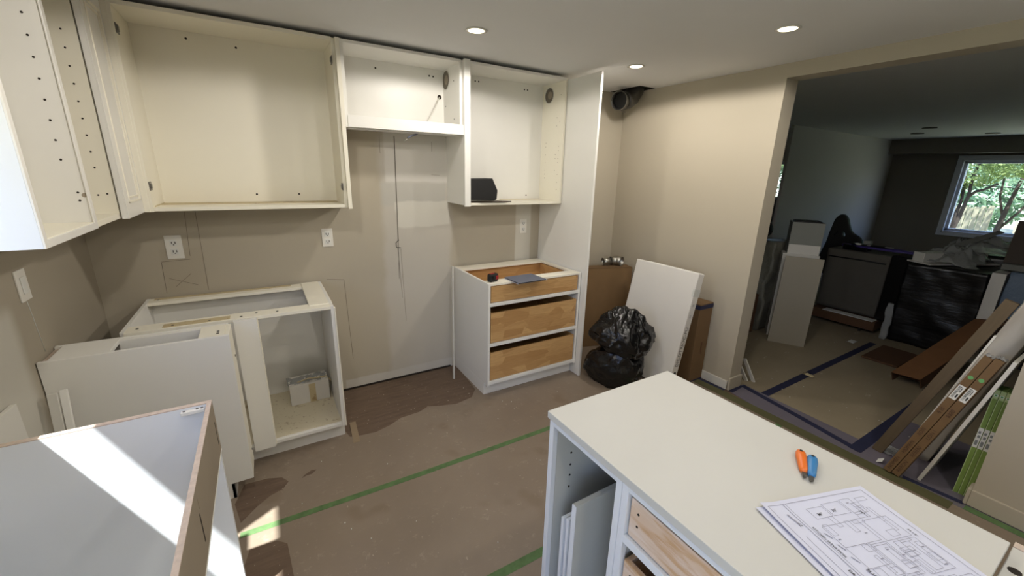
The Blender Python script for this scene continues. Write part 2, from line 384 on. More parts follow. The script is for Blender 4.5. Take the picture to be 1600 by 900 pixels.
cr = [((x, y, 0.002), random.uniform(0.0015, 0.0036)) for x, y in [(random.uniform(-0.1, 2.9), random.uniform(1.2, 3.0)) for _ in range(34)]+[(random.uniform(3.3, 5.2), random.uniform(0.4, 2)) for _ in range(25)]]
tag(multi('plaster_crumbs', [disc(c, 'z', r, 0.002, 5) for c, r in cr], M['trim'], fl), kind='stuff')
# walls
wb = struct(boxes('wall_back', [(XL-0.14, XR2, YB, YB+0.14, 0, H)], M['wall_back']))
struct(boxes('wall_left', [(XL-0.14, XL, 1.645, YB, 0, H), (XL-0.14, XL, YF, -2.0, 0, H), (XL-0.14, XL, -2.0, -0.3, 2.05, H), (XL-0.14, XL, -0.3, 0.95, 0, H), (XL-0.14, XL, 0.95, 1.645, 0, 1.12), (XL-0.14, XL, 0.95, 1.645, 1.955, H)], M['wall_left']))
struct(boxes('wall_right', [(XR, XR2, 1.65, YB, 0, H), (XR, XR2, 0.26, 1.65, 2.35, H), (XR, XR2, YF, 0.26, 0, H)], M['wall']))
struct(boxes('wall_front', [(XL-0.14, X2+0.14, YF-0.14, YF, 0, H)], M['wall']))
struct(boxes('wall_lounge', [(6.68, X2+0.14, Y2, Y2+0.04, 0, H)], M['wall_grey']))
WY0, WY1, WZ0, WZ1 = -0.35, 2.30, 0.87, 2.07
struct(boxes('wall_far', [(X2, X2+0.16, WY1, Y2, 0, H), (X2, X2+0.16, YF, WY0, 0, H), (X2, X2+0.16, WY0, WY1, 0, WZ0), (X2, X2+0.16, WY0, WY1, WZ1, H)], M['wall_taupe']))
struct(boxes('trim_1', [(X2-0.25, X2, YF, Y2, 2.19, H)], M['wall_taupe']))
struct(boxes('trim_3', [(7.0, 7.2, 3.5, 5.5, 2.20, H)], M['trim']))
struct(boxes('wall_hall', [(7.2, 7.34, 3.43, 5.5, 0, 1.36), (7.2, 7.34, 3.43, 5.5, 1.96, H), (7.2, 7.34, 4.3, 5.5, 1.36, 1.96), (3.14, 7.34, 5.5, 5.64, 0, H), (3.14, 3.28, YB+0.14, 5.5, 0, H), (7.2, 7.34, Y2+.14, 3.44, 1.36, 1.96)], M['wall_grey']))
HX0, HX1, HY0, HY1 = 2.93, 3.13, 2.76, 3.13
struct(boxes('ceiling', [(XL-0.14, HX0, YF-0.14, YB+0.14, H, H+0.014), (HX0, XR2, YF-0.14, HY0, H, H+0.014), (XL-0.14, XR2, YF-0.14, YB+.14, H+0.2, H+0.26), (XL-.14, XR2, YB, YB+.14, H, H+.2), (XR, XR2, YF, YB, H, H+0.2), (XL-.14, XL-.13, YF, YB, H, H+.2)], M['ceil']))
boxes('cavity_shade_board', [(2.9, 3.13, 2.72, 3.13, H+0.17, H+0.18)], M['hole'], bpy.data.objects['ceiling'])  # dark board added so the inside of the ceiling hole looks unlit
boxes('ceiling_joist', [(2.86, 2.92, 2.3, 3.13, H+0.014, H+0.2), (2.86, 3.13, 2.70, 2.755, H+.014, H+.2), (3.12, 3.13, 2.755, 3.13, H+.001, H+.2), (2.92, 3.13, 3.12, 3.13, H+.001, H+.2)], M['hole'], bpy.data.objects['ceiling'])  # joists and lining share the dark tone that stands for cavity shade
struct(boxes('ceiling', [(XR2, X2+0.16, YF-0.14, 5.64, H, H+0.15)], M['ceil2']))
# baseboards
struct(boxes('baseboard_right', [(XR-0.014, XR, 1.66, 1.93, 0.0, 0.075), (XR-0.010, XR, 1.66, 2.4, 0.0, 0.055)], M['trim'], bevel=0.003))
struct(boxes('trim_2', [(XR-0.016, XR2+0.006, 1.634, 1.65, 0.003, 0.11)], M['wall'], bevel=0.003))
struct(boxes('baseboard_front', [(XR-0.016, XR, YF, 0.26, 0.003, 0.10), (XR-0.016, XR2, 0.26, 0.276, 0.003, 0.10)], M['wall'], bevel=0.004))
# pencil marks, cable slot and crack lines on the back wall
yb = YB-0.0006
def pen(a, b, w=0.0022): return strip((a[0], yb, a[1]), (b[0], yb, b[1]), w, 0.0006, (0, -1, 0))
boxes('pencil_marks', [], M['greyink'], wb) if False else None
o = multi('pencil_marks', [pen(a, b) for a, b in [((-.405, 1.42), (-.418, 1.15)), ((-.353, 1.42), (-.358, .925)), ((-.54, 1.02), (-.405, .964)), ((-.43, 1.04), (-.515, .965)), ((-.56, 1.125), (-.42, 1.13)),
     ((-.56, 1.12), (-.565, .93)), ((.335, .915), (.452, .899)), ((.452, .899), (.467, .258)), ((.772, 1.93), (.771, 1.80)), ((1.16, 1.90), (1.16, 1.83)), ((1.15, 1.66), (1.22, 1.655)), ((.86, 1.13), (.88, .70)), ((.885, 1.1), (.90, .5))]], plain('pencil', (122, 112, 98), 0.9), wb)
multi('cable_slot', [pen((.877, 1.925), (.868, 1.16), 0.006), pen((.868, 1.16), (.862, .86), 0.003)], plain('dark_crack', (96, 90, 80), 0.9), wb)
tube('wire_loop', [(0.87, YB-0.012, 1.17), (0.845, YB-0.018, 1.15), (0.848, YB-0.012, 1.115), (0.885, YB-0.006, 1.108)], 0.0022, M['black'], wb, 6)
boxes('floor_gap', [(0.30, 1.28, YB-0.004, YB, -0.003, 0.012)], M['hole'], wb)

# windows
def window(name, x, y0, y1, z0, z1, depth, glass, inward, trimw=0.0):
    w = struct(boxes(name, [(x, x+depth, y0, y0+0.045, z0, z1), (x, x+depth, y1-0.045, y1, z0, z1), (x, x+depth, y0, y1, z0, z0+0.045), (x, x+depth, y0, y1, z1-0.045, z1)], M['frame'], bevel=0.003))
    boxes('pane', [(x+depth/2-0.003, x+depth/2+0.003, y0+0.04, y1-0.04, z0+0.04, z1-0.04)], glass, w)
    if trimw:
        a, b = inward
        boxes('casing', [(a, b, y0-trimw, y0+.005, z0-trimw, z1+trimw), (a, b, y1-.005, y1+trimw, z0-trimw, z1+trimw), (a, b, y0, y1, z0-trimw, z0+.005), (a, b, y0, y1, z1-.005, z1+trimw)], M['frame'], w, 0.004)
        boxes('casing_lip', [(a-0.012, a, y0-.03, y0, z0-.03, z1+.03), (a-0.012, a, y1, y1+.03, z0-.03, z1+.03), (a-.012, a, y0-.03, y1+.03, z0-.03, z0), (a-.012, a, y0-.03, y1+.03, z1, z1+.03)], M['frame'], w, 0.003)
    return w
window('window_1', X2+0.02, WY0, WY1, WZ0, WZ1, 0.09, M['farglass'], (X2-0.02, X2), 0.085)
# kitchen window over the sink: frame in the outer half of the wall, unseen added stool
w2 = struct(boxes('window_2', [(XL-0.14, XL-0.09, 0.95, 0.99, 1.12, 1.955), (XL-0.14, XL-0.09, 1.615, 1.645, 1.12, 1.955), (XL-0.14, XL-0.09, 0.95, 1.645, 1.12, 1.15), (XL-0.14, XL-0.09, 0.95, 1.645, 1.925, 1.955)], M['frame'], bevel=0.003))
boxes('pane', [(XL-0.118, XL-0.113, 0.98, 1.62, 1.14, 1.935)], M['glass'], w2)
boxes('sun_edge_stool', [(XL-0.10, XL+0.095, 0.92, 1.655, 1.125, 1.155)], M['fence'], w2, 0.004)  # unseen; depth shaped to cut the sun stripe, brown to limit bounce
d1 = struct(boxes('door_1', [(XL-0.12, XL-0.06, -2.0, -1.95, 0, 2.05), (XL-0.12, XL-0.06, -0.35, -0.3, 0, 2.05), (XL-0.12, XL-0.06, -1.95, -0.35, 1.99, 2.05), (XL-0.12, XL-0.06, -1.95, -0.35, 0, 0.05), (XL-0.11, XL-0.07, -1.18, -1.12, 0.05, 1.99)], M['frame'], bevel=0.003))
for ya_, yb_2 in ((-1.95, -1.18), (-1.12, -0.35)): boxes('pane', [(XL-0.093, XL-0.088, ya_, yb_2, 0.05, 1.99)], M['glass'], d1)
window('window_3', 7.22, 3.45, 4.3, 1.36, 1.96, 0.06, M['farglass'], (7.18, 7.2))

# recessed ceiling lights; those out of view are added to light the room
LP = [(1.123, 2.288, 'recessed ceiling light above the range gap, leftmost of the three lit'), (2.418, 1.317, 'recessed ceiling light nearest the wide opening to the dark room'), (2.392, 2.31, 'small recessed ceiling light beside the ceiling hole and tall end panel'),
      (1.15, 0.35, 'added unseen ceiling light overhead above the island'), (-0.05, 1.25, 'added unseen ceiling light overhead between sink cabinet and island'), (2.42, -0.2, 'added unseen ceiling light behind the camera on the opening side'), (0.3, -1.1, 'added unseen ceiling light behind the camera on the window side')]
for x, y, lab in LP:
    r = root('ceiling_light', (x, y, H), lab or 'added ceiling light out of view behind the camera', 'light', 'recessed kitchen ceiling lights')
    n = 28; V, F = [], []
    for rr, zz in ((0.054, 0.0), (0.060, -0.004), (0.046, -0.006), (0.043, -0.001)):
        for k in range(n): V.append((rr*math.cos(2*math.pi*k/n), rr*math.sin(2*math.pi*k/n), zz))
    for i in range(3):
        for k in range(n): F.append((i*n+k, i*n+(k+1) % n, (i+1)*n+(k+1) % n, (i+1)*n+k))
    raw('trim_ring', V, F, M['plate'], r, local=True, smooth=True)
    multi('diffuser', [disc((0, 0, -0.003), 'z', 0.044, 0.001, 24)], M['lamp'], r, local=True)
    d = bpy.data.lights.new('lamp', 'SPOT'); d.spot_size = math.radians(172); d.spot_blend = 0.12; d.shadow_soft_size = 0.045; d.energy = LAMP_POWER; d.color = LAMP_COLOR
    lo = bpy.data.objects.new('lamp', d); C.objects.link(lo); lo.parent = r; lo.location = (0, 0, -0.052)
for i, (x, y) in enumerate([(9.02, 2.6), (8.2, 2.25), (9.6, 1.9)]):
    t_ = root('unlit_downlight', (x, y, H), ['unlit flat disc light on the dark ceiling, nearest the far window', 'unlit flat disc light on the dark ceiling, middle one', 'unlit flat disc light on the dark ceiling, one by the soffit'][i], 'light', 'unlit ceiling discs in the dark room')
    multi('disc', [disc((0, 0, -0.006), 'z', 0.08, 0.005, 20)], M['greycloth'], t_, local=True)

# ================================================================ UPPER CABINETS
YU = 2.80; ZT = 2.415
def sidehinge(parent, x, y, z, s):
    boxes('hinge_plate', [(x, x+0.004*s, y, y+0.05, z-0.022, z+0.022), (x, x+0.010*s, y+0.002, y+0.03, z-0.012, z+0.012)] if s > 0 else [(x-0.004, x, y, y+0.05, z-0.022, z+0.022), (x-0.010, x, y+0.002, y+0.03, z-0.012, z+0.012)], M['steel'], parent, 0.001)
# open cabinet 1 on back wall
c1 = root('wall_cabinet', (0, YB, 1.45), 'widest open doorless white wall cabinet on the back wall, hinge plates both sides', 'cabinet', 'open white wall cabinets')
boxes('side_panel', [(-0.505, -0.487, YU, YB, 1.45, ZT)], M['cream'], c1, 0.001)
boxes('side_panel', [(0.452, 0.470, YU+.02, YB, 1.45, ZT)], M['cream'], c1, 0.001)
boxes('bottom_panel', [(-0.487, 0.452, YU+0.004, YB, 1.452, 1.472)], M['cream'], c1, 0.001)
boxes('top_panel', [(-0.487, 0.452, YU+0.002, YB, ZT-0.020, ZT)], M['cream'], c1, 0.001)
boxes('back_panel', [(-0.487, 0.452, YB-0.016, YB-0.002, 1.472, ZT-0.02)], M['cream'], c1)
boxes('end_panel', [(0.470, 0.493, YU-0.012, YB, 1.445, ZT)], M['cream'], c1, 0.001)
boxes('face_stile', [(-0.523, -0.500, YU-0.004, YU+0.02, 1.45, ZT)], M['cream'], c1, 0.001)
for z in (1.58, 2.30): sidehinge(c1, -0.487, YU+0.01, z, 1); sidehinge(c1, 0.452, YU+0.01, z, -1)
boxes('worn_bottom_edge', [(-0.48, 0.445, YU+0.17, YB-0.017, 1.472, 1.474), (-0.487, -0.483, YU+.05, YB-.02, 1.472, 1.477)], M['stain'], c1)
discs('screw', [(-0.02, YB-0.016, 1.52), (-0.02, YB-0.016, 2.35), (0.22, YB-0.016, 1.52), (-0.25, YB-0.016, 2.36)], 'y', 0.006, M['hole'], c1, 0.0008)
# cabinet 2 over the range
c2 = root('wall_cabinet', (0.5, YB, 1.94), 'short open white wall cabinet over the range gap with low front rail', 'cabinet', 'open white wall cabinets')
boxes('side_panel', [(0.495, 0.513, YU, YB, 1.935, ZT)], M['creamout'], c2, 0.001)
boxes('side_panel', [(1.258, 1.276, YU+.02, YB, 1.94, ZT)], M['creamout'], c2, 0.001)
boxes('bottom_panel', [(0.513, 1.258, YU+0.02, YB, 1.945, 1.960)], M['creamout'], c2, 0.001)
boxes('top_panel', [(0.513, 1.258, YU+0.002, YB, ZT-0.018, ZT)], M['creamout'], c2, 0.001)
boxes('back_panel', [(0.513, 1.258, YB-0.016, YB-0.002, 1.96, ZT-0.018)], M['creamout'], c2)
boxes('front_rail', [(0.509, 1.276, YU-0.004, YU+0.016, 1.937, 2.004)], M['creamout'], c2, 0.001)
boxes('lower_rail', [(0.513, 1.258, YU+0.035, YU+0.05, 1.928, 1.945), (0.513, 1.258, YU+0.085, YU+0.10, 1.932, 1.945)], M['creamout'], c2, 0.001)
def ringhole(name, c, r, parent, mat, stretchz=1.0):
    n = 28; c = Vector(c); V, F = [], []
    for rr, dx in ((r*1.06, -0.0012), (r*1.06, -0.004), (r*0.98, -0.004), (r*0.98, -0.0012)):
        for k in range(n): V.append((c.x+dx, c.y+rr*math.cos(2*math.pi*k/n), c.z+rr*math.sin(2*math.pi*k/n)))
    for i in range(3):
        for k in range(n): F.append((i*n+k, i*n+(k+1) % n, (i+1)*n+(k+1) % n, (i+1)*n+k))
    raw(name, V, F, mat, parent, smooth=True)
    multi('vent_opening', [disc((c.x-0.0014, c.y, c.z), 'x', r*0.97, 0.0012, 28)], M['ventdark'], parent)
    multi('duct_slat', [disc((c.x-0.003, c.y-0.01, c.z), 'x', r*0.5, 0.0012, 20)], M['rail'], parent)
ringhole('vent_ring', (1.258, 3.06, 2.325), 0.062, c2, M['trim'])
discs('cable_hole', [(1.225, YB-0.0165, 2.215)], 'y', 0.016, M['hole'], c2, 0.001)
discs('screw_hole', [(0.77, YB-.0165, 2.35), (1.15, YB-.0165, 2.35), (1.18, YB-.0165, 2.348)], 'y', 0.006, M['hole'], c2, 0.0008)
discs('shelf_pin_holes', [(1.2575, 2.92, 2.30), (1.2575, 2.92, 2.05), (1.2575, 3.07, 2.15)], 'x', 0.004, M['hole'], c2, 0.001, stuff=True)
# cable
cb = root('electrical_cable', (1.22, 3.1, 2.2), 'thin white cable drooping from the back hole of the short cabinet with dark bare end', 'cable')
tube('sheath', [(1.225, 3.115, 2.213), (1.20, 3.06, 2.20), (1.15, 2.98, 2.14), (1.10, 2.92, 2.08), (1.055, 2.90, 2.02), (1.01, 2.89, 1.965), (0.985, 2.885, 1.945)], 0.0035, M['trim'], cb, 8)
tube('cable_end', [(0.985, 2.885, 1.945), (0.955, 2.862, 1.925), (0.91, 2.83, 1.912), (0.88, 2.822, 1.895)], 0.006, M['slate'], cb, 8)
tube('bare_wire', [(0.885, 2.824, 1.897), (0.855, 2.815, 1.87)], 0.0022, M['metal'], cb, 6)
# cabinet 3
c3 = root('wall_cabinet', (1.3, YB, 1.45), 'tall open white wall cabinet beside the end panel holding a black device', 'cabinet', 'open white wall cabinets')
boxes('side_panel', [(1.278, 1.298, YU, YB, 1.45, ZT)], M['creamout'], c3, 0.001)
boxes('side_panel', [(2.160, 2.178, YU+.006, YB, 1.45, ZT)], M['cream'], c3, 0.001)
boxes('bottom_panel', [(1.298, 2.160, YU+0.004, YB, 1.447, 1.465)], M['cream'], c3, 0.001)
boxes('top_panel', [(1.298, 2.160, YU+0.002, YB, ZT-0.018, ZT)], M['creamout'], c3, 0.001)
boxes('back_panel', [(1.298, 2.160, YB-0.016, YB-0.002, 1.465, ZT-0.018)], M['creamout'], c3)
boxes('face_stile', [(1.276, 1.322, YU-0.018, YU, 1.442, ZT+0.004)], M['creamout'], c3, 0.001)
ringhole('vent_ring', (2.160, 3.02, 2.312), 0.058, c3, M['trim'])
random.seed(3)
discs('shelf_pin_holes', [(2.1595, y, z) for y in (2.86, 2.90, 3.04) for z in [1.62+0.032*k for k in range(18)] if random.random() < 0.45]+[(2.1595, 2.86, 2.3), (2.1595, 2.86, 1.56)], 'x', 0.003, M['rail'], c3, 0.001, stuff=True)
discs('screw_hole', [(1.52, YB-.0165, 2.36), (1.55, YB-.0165, 2.36), (1.97, YB-.0165, 2.35), (2.0, YB-.0165, 2.35), (2.02, YB-.0165, 1.50)], 'y', 0.006, M['hole'], c3, 0.0008)
boxes('worn_bottom_edge', [(1.75, 2.15, YB-.03, YB-0.017, 1.465, 1.468)], M['stain'], c3)
# dark gap strip above cabinets is real space; filler cleat far back
# tall end panel
tag(boxes('end_panel', [(2.183, 2.203, 2.43, YB-0.002, 0.0, 2.402)], M['creamout'], None, 0.0015), 'tall white gable panel standing floor to ceiling beside the drawer cabinet', 'panel')
# black device in cabinet 3
dv = root('black_device', (1.44, 2.9, 1.465), 'black angular speaker-like box standing at the left end of the tall open cabinet', 'device')
pr = [(1.332, 1.485), (1.330, 1.64), (1.530, 1.645), (1.575, 1.555), (1.568, 1.488), (1.55, 1.480)]
V = [(x, 2.83, z) for x, z in pr]+[(x, 2.95, z) for x, z in pr]; n = len(pr)
raw('housing', V, [tuple(range(n)), tuple(range(2*n-1, n-1, -1))]+[((i+1) % n, i, n+i, n+(i+1) % n) for i in range(n)], M['black'], dv, bevel=0.006)
V = [(1.335, 2.83, 1.468), (1.42, 2.795, 1.468), (1.62, 2.79, 1.468), (1.70, 2.83, 1.468), (1.60, 2.93, 1.468), (1.35, 2.95, 1.468)]
V = V+[(x, y, z+0.005) for x, y, z in V]; n = 6
raw('base_plate', V, [tuple(range(n-1, -1, -1)), tuple(range(n, 2*n))]+[(i, (i+1) % n, n+(i+1) % n, n+i) for i in range(n)], M['brownpanel'], dv)

# left wall upper cabinets
XF = -0.555
cl = root('wall_cabinet', (XL, 1.69, 1.45), 'open white wall cabinet on the left wall nearest the camera, with daylit side', 'cabinet', 'open white wall cabinets')
boxes('side_panel', [(XL+.001, XF, 1.69, 1.708, 1.45, ZT)], M['coolwhite'], cl, 0.001)
boxes('side_panel', [(XL+.001, XF, 2.150, 2.168, 1.45, ZT)], M['creamout'], cl, 0.001)
boxes('bottom_panel', [(XL+.001, XF, 1.708, 2.150, 1.452, 1.476)], M['cream'], cl, 0.001)
boxes('top_panel', [(XL+.001, XF, 1.708, 2.150, ZT-.018, ZT)], M['cream'], cl, 0.001)
boxes('back_panel', [(XL+.002, XL+.014, 1.708, 2.150, 1.476, ZT-.018)], M['cream'], cl)
boxes('face_edge', [(XF, XF+.005, 1.69, 1.712, 1.45, ZT), (XF, XF+.005, 2.14, 2.168, 1.45, ZT), (XF, XF+.005, 1.712, 2.14, 1.45, 1.474)], M['creamout'], cl, 0.001)
discs('shelf_pin_holes', [(-0.60, 2.1495, z) for z in [1.70+0.066*k for k in range(9)]]+[(-0.578, 2.1495, 1.585), (-0.578, 2.1495, 1.556)], 'y', 0.0036, M['hole'], cl, 0.001, stuff=True)
discs('cable_clip_hole', [(-0.562, 2.1495, 1.575)], 'y', 0.008, M['rail'], cl, 0.001)
cl2 = root('wall_cabinet', (XL, 2.17, 1.45), 'narrow open white wall cabinet on the left wall, second from the camera, tan inside', 'cabinet', 'open white wall cabinets')
boxes('side_panel', [(XL+.001, XF, 2.169, 2.185, 1.45, ZT)], M['creamout'], cl2, 0.001)
boxes('side_panel', [(XL+.001, XF, 2.50, 2.516, 1.45, ZT)], M['cream'], cl2, 0.001)
boxes('bottom_panel', [(XL+.001, XF, 2.185, 2.50, 1.452, 1.474)], M['cream'], cl2, 0.001)
boxes('top_panel', [(XL+.001, XF, 2.185, 2.50, ZT-.018, ZT)], M['cream'], cl2, 0.001)
boxes('back_panel', [(XL+.002, XL+.014, 2.185, 2.50, 1.474, ZT-.018)], M['cream'], cl2)
discs('shelf_pin_holes', [(-0.60, 2.4995, z) for z in [1.67+0.066*k for k in range(9)]]+[(-0.58, 2.4995, 1.56), (-0.61, 2.4995, 1.555)], 'y', 0.0036, M['hole'], cl2, 0.001, stuff=True)
cl3 = root('corner_wall_cabinet', (XL, 2.52, 1.45), 'closed white corner wall cabinet with moulded shaker door next to the widest open cabinet', 'cabinet')
boxes('carcass', [(XL+.001, XF+.008, 2.518, YB-.001, 1.45, ZT), (XF+.008, -0.507, 2.86, YB-.001, 1.452, ZT)], M['creamout'], cl3, 0.001)
DX = -0.523
dr = boxes('door', [(XF+.008, DX-0.004, 2.488, 2.820, 1.45, ZT), (DX-.004, DX, 2.488, 2.545, 1.45, ZT), (DX-.004, DX, 2.763, 2.820, 1.45, ZT), (DX-.004, DX, 2.545, 2.763, 1.45, 1.515), (DX-.004, DX, 2.545, 2.763, ZT-.065, ZT)], M['creamout'], cl3, 0.001)
for nm, q in (('moulding', 0.0), ('moulding', 0.020)):
    ya, yb3, za, zb = 2.545+q, 2.763-q, 1.515+q, ZT-.065-q
    h_ = 0.004 if q == 0 else -0.0005
    boxes(nm, [(DX-.006, DX+h_, ya, ya+.009, za, zb), (DX-.006, DX+h_, yb3-.009, yb3, za, zb), (DX-.006, DX+h_, ya, yb3, za, za+.009), (DX-.006, DX+h_, ya, yb3, zb-.009, zb)], M['cream'], dr, 0.002)
boxes('door_gap', [(DX-.02, DX-.008, 2.820, 2.824, 1.45, ZT)], M['hole'], cl3)
boxes('face_stile', [(DX-.02, DX-.002, 2.824, 2.845, 1.45, ZT)], M['creamout'], cl3, 0.001)

# outlets
def plate(name, x, y, z, w, h, axis, label, cat, slots=True, group=None):
    r = root(name, (x, y, z), label, cat, group)
    if axis == 'y':
        boxes('cover_plate', [(x-w/2, x+w/2, y-0.006, y, z-h/2, z+h/2)], M['plate'], r, 0.002)
        for dz in (0.026, -0.026):
            f = boxes('socket_face', [(x-.018, x+.018, y-.008, y-.006, z+dz-.018, z+dz+.018)], M['label'], r, 0.002)
            boxes('slot', [(x-.010, x-.006, y-.0086, y-.008, z+dz-.006, z+dz+.008), (x+.006, x+.010, y-.0086, y-.008, z+dz-.006, z+dz+.008), (x-.003, x+.003, y-.0086, y-.008, z+dz-.014, z+dz-.008)], M['hole'], f)
    else:
        boxes('cover_plate', [(x, x+.006, y-w/2, y+w/2, z-h/2, z+h/2)], M['plate'], r, 0.002)
        boxes('rocker', [(x+.006, x+.010, y-.017, y+.017, z-.034, z+.034)], M['label'], r, 0.002)
    return r
plate('wall_outlet', -0.485, YB, 1.21, 0.082, 0.142, 'y', 'double wall outlet under the widest cabinet above the pencilled X', 'outlet')
plate('wall_outlet', 0.368, YB, 1.217, 0.070, 0.128, 'y', 'double wall outlet left of the range gap', 'outlet')
plate('wall_outlet', 2.008, YB, 1.225, 0.072, 0.13, 'y', 'faint double wall outlet under the tall open cabinet', 'outlet')
plate('light_switch', XL, 2.338, 1.215, 0.085, 0.125, 'x', 'white rocker switch on the left wall under the wall cabinets', 'switch')
tube('conduit_mark', [(XL+.001, 2.34, 1.15), (XL+.001, 2.36, 0.92)], 0.0015, M['greyside'], bpy.data.objects['wall_left'], 5)

# ================================================================ BASE CABINETS
# corner base cabinet on the back wall
cc = root('base_cabinet', (-0.2, 2.8, 0), 'open white corner base cabinet against the back wall, grimy inside, no worktop', 'cabinet')
ZB = 0.91; YFc = 2.49
boxes('side_panel', [(0.272, 0.290, YFc, 3.11, 0.10, ZB), (0.272, 0.290, YFc+.055, 3.11, 0.0, 0.10)], M['creamout'], cc, 0.001)
boxes('side_trim', [(0.290, 0.297, YFc-.005, YFc+.03, 0.10, ZB-.012), (0.290, 0.296, 2.6, 3.11, ZB-.03, ZB-.01)], M['cream'], cc, 0.001)
boxes('side_panel', [(-0.66, -0.642, YFc+.02, 3.11, 0.0, ZB)], M['creamout'], cc, 0.001)
boxes('bottom_panel', [(-0.642, 0.272, YFc+.004, 3.10, 0.10, 0.120)], M['creamout'], cc, 0.001)
boxes('dusty_liner', [(-0.64, 0.270, YFc+.03, 3.09, 0.120, 0.1215)], M['dirty'], cc)
boxes('back_panel', [(-0.642, 0.272, 3.092, 3.104, 0.12, ZB-.018)], M['creamout'], cc)
boxes('back_stretcher', [(-0.642, 0.20, 3.005, 3.104, ZB-.018, ZB)], M['cream'], cc, 0.001)
boxes('front_stretcher', [(-0.642, 0.272, YFc, YFc+.10, ZB-.018, ZB)], M['cream'], cc, 0.001)
boxes('glue_residue', [(-0.50, -0.22, YFc+.012, YFc+.07, ZB, ZB+.0008)], M['stain'], cc); boxes('glue_residue', [(-0.62, 0.1, 3.06, 3.1, ZB, ZB+.0008)], M['stain'], cc)
boxes('right_stretcher', [(0.165, 0.272, YFc+.06, 3.104, ZB-.014, ZB+.004)], M['cream'], cc, 0.001)
boxes('toe_kick', [(-0.24, 0.272, YFc+.055, YFc+.07, 0.0, 0.10)], M['creamout'], cc, 0.001)
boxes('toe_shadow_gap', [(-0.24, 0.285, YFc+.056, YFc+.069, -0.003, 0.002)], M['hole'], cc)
boxes('filler_strip', [(-0.205, -0.10, YFc-.03, YFc-.006, 0.105, ZB-.004)], M['creamout'], cc, 0.001)
boxes('face_stile', [(-0.20, -0.095, YFc-.006, YFc+.012, 0.105, ZB-.02)], M['cream'], cc, 0.001)
discs('screw', [(-0.46, YFc+.03, ZB+.001), (-0.31, YFc+.03, ZB+.001), (-0.17, YFc+.03, ZB+.001), (-0.10, YFc+.06, ZB+.001), (0.0, YFc+.04, ZB+.001), (0.24, YFc+.07, ZB+.001), (-0.6, 3.06, ZB+.001), (-0.6, YFc+.05, ZB+.001)], 'z', 0.006, M['steel'], cc, 0.0012)
# box inside the corner cabinet
wbx = root('white_carton', (0.12, 2.93, 0.1215), 'small white cardboard carton sitting inside the open corner base cabinet', 'box')
mxx = frame((0.128, 2.93, 0.1215), (0, 0, 1), (1, 0.02, 0)); wbx.matrix_world = mxx; MAT[wbx.name] = mxx
boxes('carton_body', [(-0.122, 0.122, -0.075, 0.075, 0, 0.145)], M['foam'], wbx, 0.002, local=True)
boxes('tape_strip', [(-0.005, 0.035, -0.0765, 0.0765, 0.0, 0.1365)], M['stain'], wbx, local=True)
def crumple(name, cx, cy, z, w, d, amp, mat, parent, nx=16, ny=8, seed=0, local=True):
    V, F = [], []
    for j in range(ny+1):
        for i in range(nx+1):
            u, v = i/nx-.5, j/ny-.5
            e = 1-max(abs(u), abs(v))*1.2
            V.append((cx+u*w+0.01*noise.noise((i*1.3, j*.7, seed)), cy+v*d+0.01*noise.noise((i*.9, j*1.7, seed+9)), z+amp*(0.5+noise.noise((u*7+seed, v*7, seed)))*max(.2, e)))
    for j in range(ny):
        for i in range(nx): a = j*(nx+1)+i; F.append((a, a+1, a+nx+2, a+nx+1))
    o = raw(name, V, F, mat, parent, local=local, smooth=True)
    so = o.modifiers.new('thick', 'SOLIDIFY'); so.thickness = 0.0012; return o
crumple('plastic_bag', 0.0, 0.0, 0.138, 0.26, 0.12, 0.035, M['film'], wbx, seed=4)
tube('cord', [(-0.07, -0.04, 0.15), (0.0, -0.03, 0.16), (0.06, -0.045, 0.158), (0.115, -0.03, 0.15), (0.145, -0.02, 0.10), (0.15, -0.03, 0.03), (0.16, -0.02, 0.006)], 0.005, M['stain'], wbx, 6, local=True)

# narrow cabinet of the left run (side panel towards the camera)
nc = root('base_cabinet', (-0.53, 2.36, 0), 'narrow white base cabinet, plain side towards the camera, before the corner unit', 'cabinet')
boxes('side_panel', [(XL+.004, -0.214, 2.252, 2.270, 0.09, ZB), (XL+.004, -0.300, 2.252, 2.270, 0.0, 0.09)], M['creamout'], nc, 0.001)
boxes('side_panel', [(XL+.004, -0.225, 2.43, 2.448, 0.09, ZB)], M['creamout'], nc, 0.001)
boxes('front_panel', [(-0.232, -0.214, 2.270, 2.43, 0.09, ZB-.002)], M['cream'], nc, 0.001)
boxes('back_panel', [(XL+.004, XL+.02, 2.270, 2.43, 0.09, ZB-.012)], M['ply'], nc)
boxes('top_stretcher', [(-0.335, -0.232, 2.270, 2.43, ZB-.018, ZB)], M['cream'], nc, 0.001)
boxes('top_stretcher', [(XL+.03, -0.64, 2.270, 2.43, ZB-.018, ZB)], M['creamout'], nc, 0.001)
boxes('back_cleat', [(-0.64, -0.335, 2.40, 2.43, ZB-.1, ZB-.002)], M['creamout'], nc, 0.001)
boxes('bottom_panel', [(XL+.02, -0.232, 2.270, 2.43, 0.09, 0.108)], M['creamout'], nc)
boxes('toe_kick', [(-0.315, -0.300, 2.252, 2.5, 0.0, 0.09)], M['creamout'], nc, 0.001)
discs('screw', [(-0.26, 2.30, ZB+.001), (-0.26, 2.33, ZB+.001)], 'z', 0.006, M['hole'], nc, 0.001)
discs('screw', [(-0.213, 2.38, 0.75), (-0.213, 2.40, 0.17)], 'x', 0.006, M['hole'], nc, 0.001)

